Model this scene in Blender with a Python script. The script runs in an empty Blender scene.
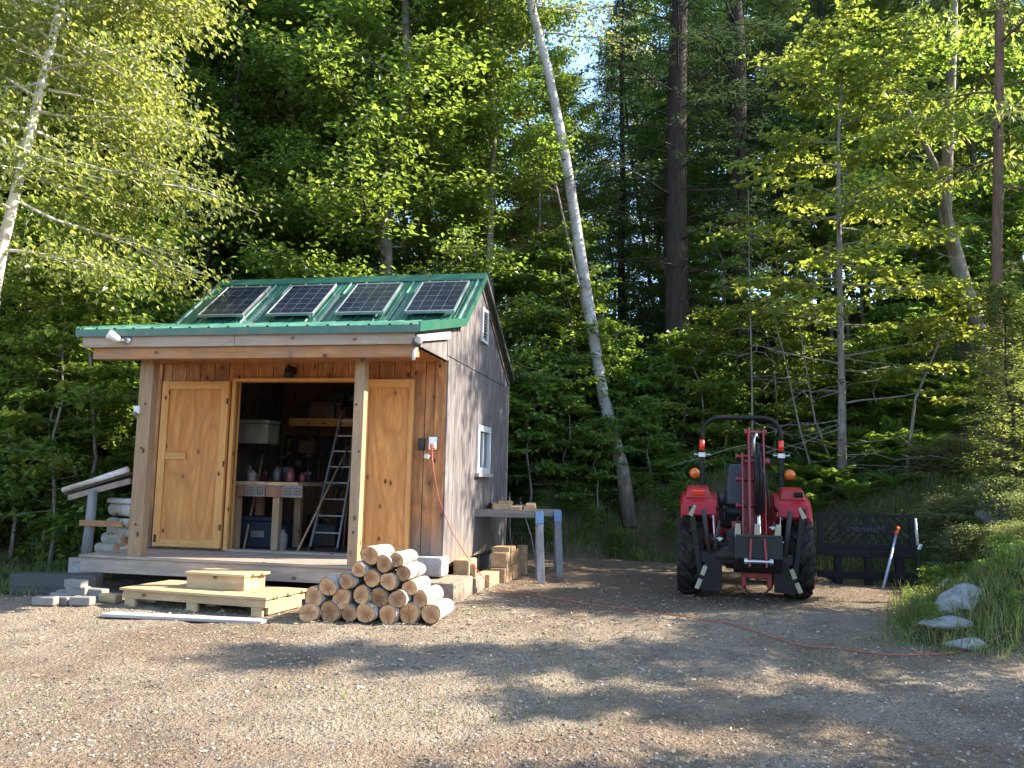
import bpy, math, random
import numpy as np
from mathutils import Vector, Matrix, Euler, noise
R = math.radians
rnd = random.Random(11)
nrng = np.random.default_rng(5)
S = bpy.context.scene
COL = S.collection
H_CAM = 1.32

# ------------------------------------------------------------------ camera measured from the photograph
F_PX, PITCH, ROLL = 846.9, 0.1143, 0.0222
cam_d = bpy.data.cameras.new('camera'); cam = bpy.data.objects.new('camera', cam_d); COL.objects.link(cam)
S.camera = cam
cam_d.sensor_width = 36.0; cam_d.lens = F_PX * 36.0 / 1024.0; cam_d.clip_end = 2000; cam_d.clip_start = 0.05
cp, sp, cr, sr = math.cos(PITCH), math.sin(PITCH), math.cos(ROLL), math.sin(ROLL)
fwd = Vector((0, cp, sp)); up0 = Vector((0, -sp, cp)); r0 = Vector((1, 0, 0))
rt = r0 * cr + up0 * sr; upv = -r0 * sr + up0 * cr
cam.matrix_world = Matrix(((rt.x, upv.x, -fwd.x, 0), (rt.y, upv.y, -fwd.y, 0), (rt.z, upv.z, -fwd.z, H_CAM), (0, 0, 0, 1)))

def ray(px, py):
    u, v = (px - 512) / F_PX, (384 - py) / F_PX
    return (rt * u + upv * v + fwd)
def at(px, py, Y):
    """world point seen at a pixel of the photograph, Y metres in front of the camera"""
    r = ray(px, py)
    return Vector((0, 0, H_CAM)) + r * (Y / r.y)
def gnd(px, py, z=0.0):
    r = ray(px, py)
    return Vector((0, 0, H_CAM)) + r * ((z - H_CAM) / r.z)

# ------------------------------------------------------------------ object helpers
def tag(o, label=None, cat=None, group=None, kind=None):
    if label: o['label'] = label
    if cat: o['category'] = cat
    if group: o['group'] = group
    if kind: o['kind'] = kind
    return o
def thing(name, label, cat, loc=(0, 0, 0), rz=0.0, group=None, rot=None):
    o = bpy.data.objects.new(name, None); COL.objects.link(o)
    o.empty_display_size = 0.1
    o.location = loc; o.rotation_euler = rot if rot is not None else (0, 0, rz)
    return tag(o, label, cat, group)
KIDS = {}
def dup(root, loc, rz=0.0, label=None, scale=None, rot=None):
    r = root.copy(); COL.objects.link(r); r.location = loc
    r.rotation_euler = rot if rot is not None else (0, 0, rz)
    if scale is not None: r.scale = scale if hasattr(scale, '__len__') else (scale,) * 3
    if label: r['label'] = label
    for ch in list(root.children):
        c = ch.copy(); COL.objects.link(c); c.parent = r
        for g in ch.children:
            d = g.copy(); COL.objects.link(d); d.parent = c
    return r

class MB:
    def __init__(s): s.v = []; s.f = []; s.m = []
    def add(s, vs, fs, mi=0):
        b = len(s.v); s.v.extend([tuple(p) for p in vs])
        for f in fs: s.f.append([b + i for i in f]); s.m.append(mi)
        return s
    def box(s, c, d, rot=None, mi=0, taper=None):
        x, y, z = d[0] / 2, d[1] / 2, d[2] / 2
        t = taper or (1, 1)
        vs = [Vector((-x, -y, -z)), Vector((x, -y, -z)), Vector((x, y, -z)), Vector((-x, y, -z)),
              Vector((-x * t[0], -y * t[1], z)), Vector((x * t[0], -y * t[1], z)), Vector((x * t[0], y * t[1], z)), Vector((-x * t[0], y * t[1], z))]
        if rot is not None:
            M = rot if isinstance(rot, Matrix) else Euler(rot).to_matrix()
            vs = [M @ p for p in vs]
        c = Vector(c)
        return s.add([p + c for p in vs], [(3, 2, 1, 0), (4, 5, 6, 7), (0, 1, 5, 4), (1, 2, 6, 5), (2, 3, 7, 6), (3, 0, 4, 7)], mi)
    def span(s, a, b, mi=0):
        return s.box([(a[i] + b[i]) / 2 for i in range(3)], [abs(b[i] - a[i]) for i in range(3)], None, mi)
    def bar(s, p, q, w, h, mi=0, up=(0, 0, 1)):
        p, q = Vector(p), Vector(q); d = q - p; L = d.length; y = d.normalized(); u = Vector(up)
        x = y.cross(u)
        if x.length < 1e-4: x = y.cross(Vector((1, 0, 0)))
        x.normalize(); z = x.cross(y)
        M = Matrix((x, y, z)).transposed()
        return s.box((p + q) / 2, (w, L, h), M, mi)
    def tube(s, pts, rads, n=10, cap=True, mi=0, jit=0.0):
        pts = [Vector(p) for p in pts]
        if not hasattr(rads, '__len__'): rads = [rads] * len(pts)
        b = len(s.v); prev = None
        for i, p in enumerate(pts):
            d = (pts[min(i + 1, len(pts) - 1)] - pts[max(i - 1, 0)]).normalized()
            if prev is None:
                x = d.orthogonal().normalized()
            else:
                x = (prev - d * prev.dot(d)).normalized()
            prev = x; y = d.cross(x)
            for k in range(n):
                a = 2 * math.pi * k / n
                r = rads[i] * (1 + (rnd.uniform(-jit, jit) if jit else 0))
                s.v.append(tuple(p + (x * math.cos(a) + y * math.sin(a)) * r))
        for i in range(len(pts) - 1):
            for k in range(n):
                k2 = (k + 1) % n
                s.f.append([b + i * n + k, b + i * n + k2, b + (i + 1) * n + k2, b + (i + 1) * n + k]); s.m.append(mi)
        if cap:
            s.f.append([b + k for k in range(n)][::-1]); s.m.append(mi)
            s.f.append([b + (len(pts) - 1) * n + k for k in range(n)]); s.m.append(mi)
        return s
    def lathe(s, prof, n=24, M=None, mi=0, close=False):
        """profile of (radius, height) turned about Z then moved by M"""
        b = len(s.v); M = M or Matrix()
        for r, z in prof:
            for k in range(n):
                a = 2 * math.pi * k / n
                s.v.append(tuple(M @ Vector((r * math.cos(a), r * math.sin(a), z))))
        m = len(prof)
        for i in range(m - 1 + (1 if close else 0)):
            j = (i + 1) % m
            for k in range(n):
                k2 = (k + 1) % n
                s.f.append([b + i * n + k, b + i * n + k2, b + j * n + k2, b + j * n + k]); s.m.append(mi)
        if not close:
            if prof[0][0] > 1e-5: s.f.append([b + k for k in range(n)][::-1]); s.m.append(mi)
            if prof[-1][0] > 1e-5: s.f.append([b + (m - 1) * n + k for k in range(n)]); s.m.append(mi)
        return s
    def prism(s, poly, a, b, M=None, mi=0):
        """poly in local (x, z) extruded along y from a to b"""
        M = M or Matrix(); n = len(poly)
        vs = [M @ Vector((x, a, z)) for x, z in poly] + [M @ Vector((x, b, z)) for x, z in poly]
        fs = [tuple(range(n)), tuple(range(2 * n - 1, n - 1, -1))]
        fs += [(i + n, (i + 1) % n + n, (i + 1) % n, i) for i in range(n)]
        return s.add(vs, fs, mi)
    def build(s, name, mats, parent=None, smooth=False, bevel=0.0, seg=2, loc=None):
        me = bpy.data.meshes.new(name); me.from_pydata(s.v, [], s.f); 
        mats = mats if isinstance(mats, (list, tuple)) else [mats]
        for m in mats: me.materials.append(m)
        if len(mats) > 1: me.polygons.foreach_set('material_index', s.m)
        if smooth: me.polygons.foreach_set('use_smooth', [True] * len(me.polygons))
        me.validate(); me.update()
        o = bpy.data.objects.new(name, me); COL.objects.link(o)
        if parent is not None: o.parent = parent
        if loc is not None: o.location = loc
        if bevel > 0:
            b = o.modifiers.new('edge', 'BEVEL'); b.width = bevel; b.segments = seg; b.limit_method = 'ANGLE'; b.angle_limit = R(40)
            if smooth is False:
                pass
        return o

def np_mesh(name, V, F, mats, parent=None, smooth=False, midx=None, attrs=None):
    """V (n,3), F (m,k) with one k, straight into a mesh"""
    V = np.asarray(V, np.float32); F = np.asarray(F, np.int32); k = F.shape[1]
    me = bpy.data.meshes.new(name)
    me.vertices.add(len(V)); me.vertices.foreach_set('co', V.ravel())
    me.loops.add(F.size); me.loops.foreach_set('vertex_index', F.ravel())
    me.polygons.add(len(F)); me.polygons.foreach_set('loop_start', np.arange(0, F.size, k, dtype=np.int32))
    try: me.polygons.foreach_set('loop_total', np.full(len(F), k, np.int32))
    except Exception: pass
    for m in (mats if isinstance(mats, (list, tuple)) else [mats]): me.materials.append(m)
    if midx is not None: me.polygons.foreach_set('material_index', np.asarray(midx, np.int32))
    me.polygons.foreach_set('use_smooth', np.full(len(F), smooth, bool))
    if attrs:
        for n, a in attrs.items():
            at_ = me.attributes.new(n, 'FLOAT', 'POINT'); at_.data.foreach_set('value', np.asarray(a, np.float32))
    me.update(calc_edges=True); me.validate()
    o = bpy.data.objects.new(name, me); COL.objects.link(o)
    if parent is not None: o.parent = parent
    return o

# ------------------------------------------------------------------ materials
class Mat:
    def __init__(s, name):
        s.m = bpy.data.materials.new(name); s.m.use_nodes = True
        s.nt = s.m.node_tree; s.n = s.nt.nodes; s.l = s.nt.links
        s.b = s.n['Principled BSDF']; s.out = s.n['Material Output']
    def node(s, t, **kw):
        nd = s.n.new(t)
        for k, v in kw.items():
            if k in nd.inputs: nd.inputs[k].default_value = v
            else: setattr(nd, k, v)
        return nd
    def link(s, a, b): s.l.new(a, b)
    def coord(s, scale=(1, 1, 1), kind='Object', rot=(0, 0, 0), loc=(0, 0, 0)):
        t = s.node('ShaderNodeTexCoord'); mp = s.node('ShaderNodeMapping')
        mp.inputs['Scale'].default_value = scale; mp.inputs['Rotation'].default_value = rot; mp.inputs['Location'].default_value = loc
        s.link(t.outputs[kind], mp.inputs['Vector']); return mp.outputs['Vector']
    def noise(s, vec, scale=5, detail=4, rough=.55, dist=0):
        n = s.node('ShaderNodeTexNoise'); n.inputs['Scale'].default_value = scale; n.inputs['Detail'].default_value = detail
        n.inputs['Roughness'].default_value = rough; n.inputs['Distortion'].default_value = dist
        s.link(vec, n.inputs['Vector']); return n.outputs['Fac']
    def voro(s, vec, scale=5, feature='F1', out='Distance', rand=1.0):
        n = s.node('ShaderNodeTexVoronoi'); n.feature = feature; n.inputs['Scale'].default_value = scale
        n.inputs['Randomness'].default_value = rand
        s.link(vec, n.inputs['Vector']); return n.outputs[out]
    def ramp(s, fac, stops):
        r = s.node('ShaderNodeValToRGB'); e = r.color_ramp.elements
        while len(e) < len(stops): e.new(0.5)
        for i, (p, c) in enumerate(stops):
            e[i].position = p; e[i].color = (c, c, c, 1) if not hasattr(c, '__len__') else (*c[:3], 1)
        s.link(fac, r.inputs['Fac']); return r.outputs['Color']
    def mix(s, fac, a, b, mode='MIX'):
        m = s.node('ShaderNodeMix'); m.data_type = 'RGBA'; m.blend_type = mode
        for sock, val in ((m.inputs['Factor'], fac), (m.inputs['A'], a), (m.inputs['B'], b)):
            pass
        ins = [i for i in m.inputs if i.enabled or True]
        F = m.inputs[0]; A = m.inputs[6]; B = m.inputs[7]
        for sock, val in ((F, fac), (A, a), (B, b)):
            if hasattr(val, 'is_output'): s.link(val, sock)
            elif hasattr(val, '__len__'): sock.default_value = (*val[:3], 1)
            else: sock.default_value = val
        return m.outputs[2]
    def math(s, op, a, b=None, c=None):
        m = s.node('ShaderNodeMath'); m.operation = op
        for i, v in enumerate((a, b, c)):
            if v is None: continue
            if hasattr(v, 'is_output'): s.link(v, m.inputs[i])
            else: m.inputs[i].default_value = v
        return m.outputs[0]
    def rand_obj(s):
        return s.node('ShaderNodeObjectInfo').outputs['Random']
    def set(s, col=None, rough=None, metal=None, spec=None, bump=None, bstr=.3, bdist=.01, coat=None):
        b = s.b
        def put(name, v):
            if v is None: return
            if hasattr(v, 'is_output'): s.link(v, b.inputs[name])
            elif hasattr(v, '__len__'): b.inputs[name].default_value = (*v[:3], 1)
            else: b.inputs[name].default_value = v
        put('Base Color', col); put('Roughness', rough); put('Metallic', metal); put('Specular IOR Level', spec); put('Coat Weight', coat)
        if bump is not None:
            bp = s.node('ShaderNodeBump'); bp.inputs['Strength'].default_value = bstr; bp.inputs['Distance'].default_value = bdist
            s.link(bump, bp.inputs['Height']); s.link(bp.outputs['Normal'], b.inputs['Normal'])
        return s.m

def AX(axis, along, across):
    return tuple(along if 'XYZ'[i] == axis else across for i in range(3))

def wood(name, light, dark, axis='Z', knots=.0, bands=.5, rough=.72, blot=None, blot_amt=.5, var=.25, across=9.0, bstr=.35, weather=None):
    m = Mat(name)
    loc = m.coord(AX(axis, .7, across))
    ro = m.rand_obj()
    off = m.node('ShaderNodeVectorMath'); off.operation = 'ADD'
    m.link(loc, off.inputs[0])
    cmb = m.node('ShaderNodeCombineXYZ'); k = m.math('MULTIPLY', ro, 37.0)
    for i in range(3): m.link(k, cmb.inputs[i])
    m.link(cmb.outputs[0], off.inputs[1]); v = off.outputs[0]
    g = m.noise(v, 2.2, 6, .62, .6)
    fine = m.noise(v, 14, 3, .6, 0)
    # growth rings: contour lines of a slow noise stretched along the grain
    q = m.node('ShaderNodeMapping'); q.inputs['Scale'].default_value = AX(axis, 1.0, .55); m.link(v, q.inputs['Vector'])
    slow = m.noise(q.outputs['Vector'], 1.0, 1.5, .4, .3)
    ring = m.math('PINGPONG', m.math('MULTIPLY', slow, 16.0), 1.0)
    line = m.ramp(ring, [(0.0, 1), (.32, .35), (.75, 0)])
    base = m.mix(m.ramp(g, [(.3, 0), (.7, 1)]), dark, light)
    c = m.mix(m.math('MULTIPLY', line, bands), base, dark)
    c = m.mix(m.math('MULTIPLY', m.ramp(fine, [(.35, 1), (.6, 0)]), .28), c, tuple(x * .55 for x in dark))
    if knots > 0:
        tk = m.node('ShaderNodeTexCoord'); sk = m.node('ShaderNodeSeparateXYZ'); m.link(tk.outputs['Object'], sk.inputs[0])
        A_, B_, C_ = ('XYZ'.replace(axis, '')[0], 'XYZ'.replace(axis, '')[1], axis)
        ck = m.node('ShaderNodeCombineXYZ'); m.link(m.math('ADD', m.math('ADD', sk.outputs[A_], sk.outputs[B_]), m.math('MULTIPLY', ro, 9.0)), ck.inputs[0]); m.link(m.math('MULTIPLY', sk.outputs[C_], .6), ck.inputs[1])
        def v2(out):
            n_ = m.node('ShaderNodeTexVoronoi'); n_.voronoi_dimensions = '2D'; n_.inputs['Scale'].default_value = 5.0; m.link(ck.outputs[0], n_.inputs['Vector']); return n_.outputs[out]
        dist = v2('Distance'); kn = m.ramp(dist, [(.06, 1), (.11, 0)]); halo = m.ramp(dist, [(.08, 1), (.32, 0)])
        pick = m.ramp(v2('Color'), [(.78 - knots * .5, 0), (.80 - knots * .5, 1)])
        c = m.mix(m.math('MULTIPLY', halo, m.math('MULTIPLY', pick, .45)), c, dark)
        c = m.mix(m.math('MULTIPLY', kn, m.math('MULTIPLY', pick, .9)), c, (.045, .018, .008))
    if blot:
        bl = m.noise(m.coord(AX(axis, 1.0, 2.4)), 2.4, 5, .65)
        c = m.mix(m.math('MULTIPLY', m.ramp(bl, [(.42, 0), (.66, 1)]), blot_amt), c, blot)
    if weather:
        wcol, z0, z1 = weather       # grey weathering that reaches up from the ground
        t = m.node('ShaderNodeTexCoord'); sx = m.node('ShaderNodeSeparateXYZ'); m.link(t.outputs['Object'], sx.inputs[0])
        n2 = m.noise(m.coord(AX(axis, 1.2, 6)), 1.5, 4)
        zz = m.math('ADD', sx.outputs['Z'], m.math('MULTIPLY', n2, -.9))
        mr = m.node('ShaderNodeMapRange'); mr.inputs['From Min'].default_value = z0 - .45; mr.inputs['From Max'].default_value = z1 - .45
        mr.inputs['To Min'].default_value = 1; mr.inputs['To Max'].default_value = 0; m.link(zz, mr.inputs['Value'])
        c = m.mix(mr.outputs[0], c, wcol)
    hv = m.node('ShaderNodeHueSaturation'); m.link(c, hv.inputs['Color'])
    m.link(m.math('MULTIPLY_ADD', ro, var, 1 - var / 2), hv.inputs['Value'])
    bm = m.math('ADD', m.math('MULTIPLY', g, .6), m.math('MULTIPLY', fine, .6))
    return m.set(hv.outputs['Color'], rough, bump=bm, bstr=bstr, bdist=.006, spec=.3)

def paint(name, col, rough=.4, metal=0.0, dirt=None, dirt_amt=.35, scale=6, bstr=.08, coat=None, spec=None, dust=0.0):
    m = Mat(name); v = m.coord()
    n = m.noise(v, scale, 6, .65); n2 = m.noise(v, scale * 9, 4, .6)
    c = m.mix(m.math('MULTIPLY', m.ramp(n, [(.45, 0), (.72, 1)]), dirt_amt), col, dirt or tuple(x * .45 for x in col))
    c = m.mix(m.math('MULTIPLY', m.ramp(n2, [(.5, 0), (.8, 1)]), dirt_amt * .6), c, dirt or tuple(x * .6 for x in col))
    if dust:
        ge = m.node('ShaderNodeNewGeometry'); sx = m.node('ShaderNodeSeparateXYZ'); m.link(ge.outputs['Normal'], sx.inputs[0])
        k = m.math('MULTIPLY', m.math('MAXIMUM', sx.outputs['Z'], 0.0), dust)
        c = m.mix(m.math('MULTIPLY', k, m.ramp(n, [(.3, .3), (.7, 1)])), c, (.26, .2, .14))
    rr = m.math('MULTIPLY_ADD', n, .3, rough - .15)
    return m.set(c, rr, metal, spec, bump=n2, bstr=bstr, bdist=.003, coat=coat)

M = {}
M['ply'] = wood('new_plywood', (.72, .335, .10), (.46, .165, .042), 'Z', knots=.3, bands=.85, var=.1, across=4.5, blot=(.40, .20, .075), blot_amt=.45)
M['ply_frame'] = wood('new_pine_rail', (.68, .36, .125), (.50, .23, .065), 'Z', knots=.35, bands=.35, var=.12, across=9)
M['ply_rail'] = wood('new_pine_cross_rail', (.68, .36, .125), (.50, .23, .065), 'X', knots=.35, bands=.35, var=.12, across=9)
M['siding'] = wood('stained_siding', (.66, .325, .12), (.33, .13, .048), 'Z', knots=.45, bands=.75, var=.1, across=6, blot=(.15, .075, .04), blot_amt=.6, weather=((.17, .15, .14), .35, .95))
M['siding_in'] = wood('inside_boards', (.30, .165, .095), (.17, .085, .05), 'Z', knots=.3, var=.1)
M['grey_siding'] = wood('weathered_grey_siding', (.27, .24, .23), (.11, .096, .094), 'Z', knots=.0, bands=.7, var=.05, across=7, blot=(.075, .064, .064), blot_amt=.8, weather=((.19, .155, .12), .33, .7))
M['beam'] = wood('weathered_beam', (.50, .25, .10), (.29, .13, .055), 'X', knots=.4, bands=.55, blot=(.24, .17, .125), blot_amt=.7, across=6)
M['fascia'] = wood('grey_fascia', (.40, .34, .28), (.25, .19, .14), 'X', knots=.2, bands=.35, blot=(.36, .22, .12), blot_amt=.5, across=6)
M['post'] = wood('cedar_post', (.42, .27, .15), (.26, .15, .075), 'Z', knots=.3, bands=.35, blot=(.20, .17, .13), blot_amt=.45)
M['deck'] = wood('deck_board', (.46, .37, .29), (.28, .21, .155), 'X', knots=.25, bands=.4, blot=(.20, .165, .14), blot_amt=.55, across=7)
M['pine'] = wood('fresh_lumber', (.56, .41, .23), (.39, .255, .12), 'X', knots=.08, bands=.6, across=6, var=.2, blot=(.30, .21, .12), blot_amt=.45)
M['pine_y'] = wood('fresh_lumber_runner', (.56, .41, .23), (.39, .255, .12), 'Y', knots=.08, bands=.6, across=6, var=.2, blot=(.30, .21, .12), blot_amt=.45)
M['old_y'] = wood('old_timber', (.38, .30, .22), (.20, .15, .11), 'Y', knots=.3, bands=.4, blot=(.12, .10, .085), blot_amt=.5, across=6)
M['off_y'] = wood('cut_timber', (.56, .38, .21), (.34, .21, .105), 'Y', knots=.3, bands=.4, blot=(.20, .15, .11), blot_amt=.5, across=6)
M['grey_leg'] = wood('grey_leg_wood', (.27, .26, .255), (.15, .145, .145), 'Z', bands=.3, across=8)
M['grey_beam'] = wood('grey_beam_wood', (.30, .265, .23), (.16, .14, .12), 'X', bands=.3, across=8)
M['dark_timber_and_shade'] = wood('dark_timber_and_shade', (.10, .09, .08), (.05, .045, .04), 'X', bands=.3)
M['white_board'] = wood('pale_board', (.46, .42, .385), (.33, .29, .26), 'X', bands=.2, across=7, blot=(.35, .29, .24), blot_amt=.35)

def roof_mat():
    m = Mat('green_roof_metal'); v = m.coord(); st = m.noise(m.coord((7, .5, .5)), 3, 4)
    n = m.noise(v, 3, 5)
    c = m.mix(m.ramp(n, [(.35, 0), (.7, 1)]), (.014, .085, .058), (.024, .125, .085))
    c = m.mix(m.math('MULTIPLY', m.ramp(st, [(.52, 0), (.7, 1)]), .35), c, (.16, .22, .18))
    return m.set(c, m.math('MULTIPLY_ADD', n, .2, .26), .0, .5, bump=n, bstr=.05, coat=.15)
M['roof'] = roof_mat()
M['trim_green'] = paint('green_trim', (.016, .105, .066), .38, dirt=(.10, .10, .07))
M['edge_rust'] = paint('stained_green_edge', (.022, .10, .07), .45, dirt=(.14, .125, .09), dirt_amt=.75, scale=11)
M['white'] = paint('white_paint', (.58, .58, .57), .4, dirt=(.4, .38, .34), dirt_amt=.3)
M['alu'] = paint('aluminium', (.62, .63, .65), .35, .9, dirt=(.3, .3, .3))
M['steel'] = paint('steel', (.42, .42, .43), .35, 1.0, dirt=(.2, .18, .16))
M['chrome'] = paint('chrome_rod', (.8, .8, .82), .18, 1.0, dirt=(.5, .5, .5), dirt_amt=.1)
M['black'] = paint('black_paint', (.007, .007, .008), .38, dirt=(.035, .028, .022), dirt_amt=.3, dust=.08, spec=.22)
M['blackm'] = paint('black_plastic', (.012, .012, .013), .5, dirt=(.04, .036, .03), dust=.1, spec=.25)
M['rack_black'] = paint('worn_black_steel', (.010, .009, .011), .6, dirt=(.05, .035, .028), dirt_amt=.3, dust=.06, spec=.2)
M['red'] = paint('tractor_red', (.38, .007, .012), .32, dirt=(.16, .03, .022), dirt_amt=.5, coat=.08, dust=.06, bstr=.15, spec=.3)
M['darkred'] = paint('boom_red', (.23, .009, .015), .42, dirt=(.09, .025, .02), dirt_amt=.6, coat=.1, dust=.15)
M['cast'] = paint('cast_grey', (.025, .024, .025), .6, dirt=(.085, .062, .048), dirt_amt=.6, dust=.2, spec=.25)
M['seat'] = paint('black_vinyl', (.018, .02, .024), .4, dirt=(.05, .046, .042), dust=.12, spec=.35)
M['blue'] = paint('blue_paint', (.09, .18, .34), .45, dirt=(.12, .15, .2), dirt_amt=.5)
M['worn_pad'] = paint('worn_steel_edge', (.32, .28, .20), .55, .2, dirt=(.2, .16, .1), dirt_amt=.6)
M['teal'] = paint('teal_pipe', (.06, .23, .20), .4, dirt=(.3, .33, .3), dirt_amt=.3)
M['cord'] = paint('orange_cord', (.38, .085, .05), .5, dirt=(.3, .1, .06), dirt_amt=.25)
M['pole'] = paint('pale_blue_pole', (.40, .47, .60), .35, .3, dirt=(.3, .3, .33))
M['orange'] = paint('orange_plastic', (.72, .10, .03), .4, dirt=(.4, .1, .05), dirt_amt=.2)
M['conc'] = paint('rough_concrete', (.33, .31, .285), .85, dirt=(.17, .155, .14), dirt_amt=.6, scale=9, bstr=.4)
M['brick'] = paint('grey_paver', (.20, .18, .155), .85, dirt=(.17, .15, .135), dirt_amt=.6, scale=12, bstr=.4)
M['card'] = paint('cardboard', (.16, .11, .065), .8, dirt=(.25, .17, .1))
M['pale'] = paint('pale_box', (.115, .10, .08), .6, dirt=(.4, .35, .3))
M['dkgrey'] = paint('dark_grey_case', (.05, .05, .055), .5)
M['redbox'] = paint('red_can', (.13, .02, .02), .5)
M['ladder_alu'] = paint('dull_ladder_alu', (.20, .20, .20), .5, .3, dirt=(.1, .1, .1))
M['letter'] = paint('worn_letter_steel', (.05, .045, .04), .6, dirt=(.03, .025, .02))
M['navy'] = paint('navy_tarp', (.010, .014, .030), .7)
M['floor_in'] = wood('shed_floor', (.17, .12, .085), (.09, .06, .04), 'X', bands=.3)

def amber():
    m = Mat('amber_lens'); v = m.coord()
    n = m.voro(v, 60)
    m.b.inputs['Transmission Weight'].default_value = .25
    return m.set((.85, .17, .015), .22, spec=.6, bump=n, bstr=.3, coat=.4)
M['amber'] = amber()
M['redlens'] = paint('red_reflector', (.8, .04, .015), .3, dirt=(.6, .03, .01), dirt_amt=.1, coat=.4)
def glass():
    m = Mat('window_glass'); n = m.noise(m.coord(), 3, 2)
    m.set((.03, .035, .04), .06, spec=.6, bump=n, bstr=.04, coat=.5); return m.m
M['glass'] = glass()
def cells():
    """dark blue silicon cells with pale grid lines"""
    m = Mat('solar_cells'); t = m.node('ShaderNodeTexCoord'); sx = m.node('ShaderNodeSeparateXYZ'); m.link(t.outputs['Object'], sx.inputs[0])
    def lines(sock, size, w, off=0.0):
        k = m.math('FRACT', m.math('DIVIDE', m.math('ADD', sock, 10.0 + off), size))
        return m.math('LESS_THAN', m.math('ABSOLUTE', m.math('SUBTRACT', k, .5)), w / size / 2)
    x, y = sx.outputs['X'], sx.outputs['Y']
    g = m.math('MAXIMUM', lines(x, .155, .0065), lines(y, .155, .0065))
    bus = m.math('MAXIMUM', lines(x, .0517, .0022), m.math('MULTIPLY', lines(y, .031, .002), .4))
    n = m.noise(m.coord(), 5, 4)
    c = m.mix(n, (.007, .009, .022), (.014, .018, .042))
    c = m.mix(m.math('MULTIPLY', bus, .14), c, (.16, .17, .21))
    c = m.mix(m.math('MULTIPLY', g, .38), c, (.30, .32, .36))
    return m.set(c, m.math('MULTIPLY_ADD', n, .12, .14), 0, .45, coat=.25)
M['cells'] = cells()

def bark_birch(name='birch_bark', white=(.66, .62, .56), tan=(.42, .33, .25), dark=(.045, .035, .03), amt=1.0):
    m = Mat(name)
    ro = m.rand_obj(); mp = m.coord((1, 1, 1), loc=(0, 0, 0))
    off = m.node('ShaderNodeVectorMath'); off.operation = 'ADD'; m.link(mp, off.inputs[0])
    cmb = m.node('ShaderNodeCombineXYZ'); m.link(m.math('MULTIPLY', ro, 50.0), cmb.inputs[2]); m.link(cmb.outputs[0], off.inputs[1])
    def sc(x, y, z):
        q = m.node('ShaderNodeMapping'); q.inputs['Scale'].default_value = (x, y, z); m.link(off.outputs[0], q.inputs['Vector']); return q.outputs['Vector']
    n1 = m.noise(sc(4, 4, 22), 2.2, 5, .7); n2 = m.noise(sc(3, 3, 4.5), 1.6, 5, .65); n3 = m.noise(sc(2, 2, 2), 1.2, 3)
    c = m.mix(m.ramp(n3, [(.4, 0), (.7, 1)]), white, tan)
    c = m.mix(m.math('MULTIPLY', m.ramp(n1, [(.57, 0), (.64, 1)]), .75 * amt), c, dark)
    c = m.mix(m.math('MULTIPLY', m.ramp(n2, [(.60, 0), (.68, 1)]), .85 * amt), c, dark)
    return m.set(c, .75, bump=n1, bstr=.4, bdist=.01, spec=.25)
M['birch'] = bark_birch()
M['birch_log'] = bark_birch('birch_log_bark', (.44, .41, .37), (.30, .235, .17), (.045, .033, .026), 1.15)
M['birch_tree'] = bark_birch('standing_birch_bark', (.40, .38, .355), (.22, .195, .17), (.035, .03, .028), 1.25)
def bark(name, a, b, sc=(14, 14, 2.2), lichen=None):
    m = Mat(name); v = m.coord(sc); n = m.noise(v, 1.6, 6, .7, .4); vo = m.voro(v, 1.2)
    c = m.mix(m.ramp(n, [(.3, 0), (.7, 1)]), b, a)
    if lichen: c = m.mix(m.math('MULTIPLY', m.ramp(m.noise(m.coord((2, 2, 1)), 3, 5), [(.5, 0), (.65, 1)]), .6), c, lichen)
    return m.set(c, .9, bump=m.math('ADD', n, m.math('MULTIPLY', vo, .5)), bstr=.8, bdist=.03, spec=.15)
M['bark'] = bark('maple_bark', (.20, .165, .13), (.075, .06, .05), lichen=(.27, .26, .22))
M['bark_dk'] = bark('hemlock_bark', (.070, .055, .046), (.024, .019, .017))
M['bark_gy'] = bark('grey_bark', (.30, .27, .235), (.12, .10, .085), lichen=(.36, .35, .30))
M['bark_bn'] = bark('brown_bark', (.22, .14, .095), (.09, .055, .04))

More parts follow.
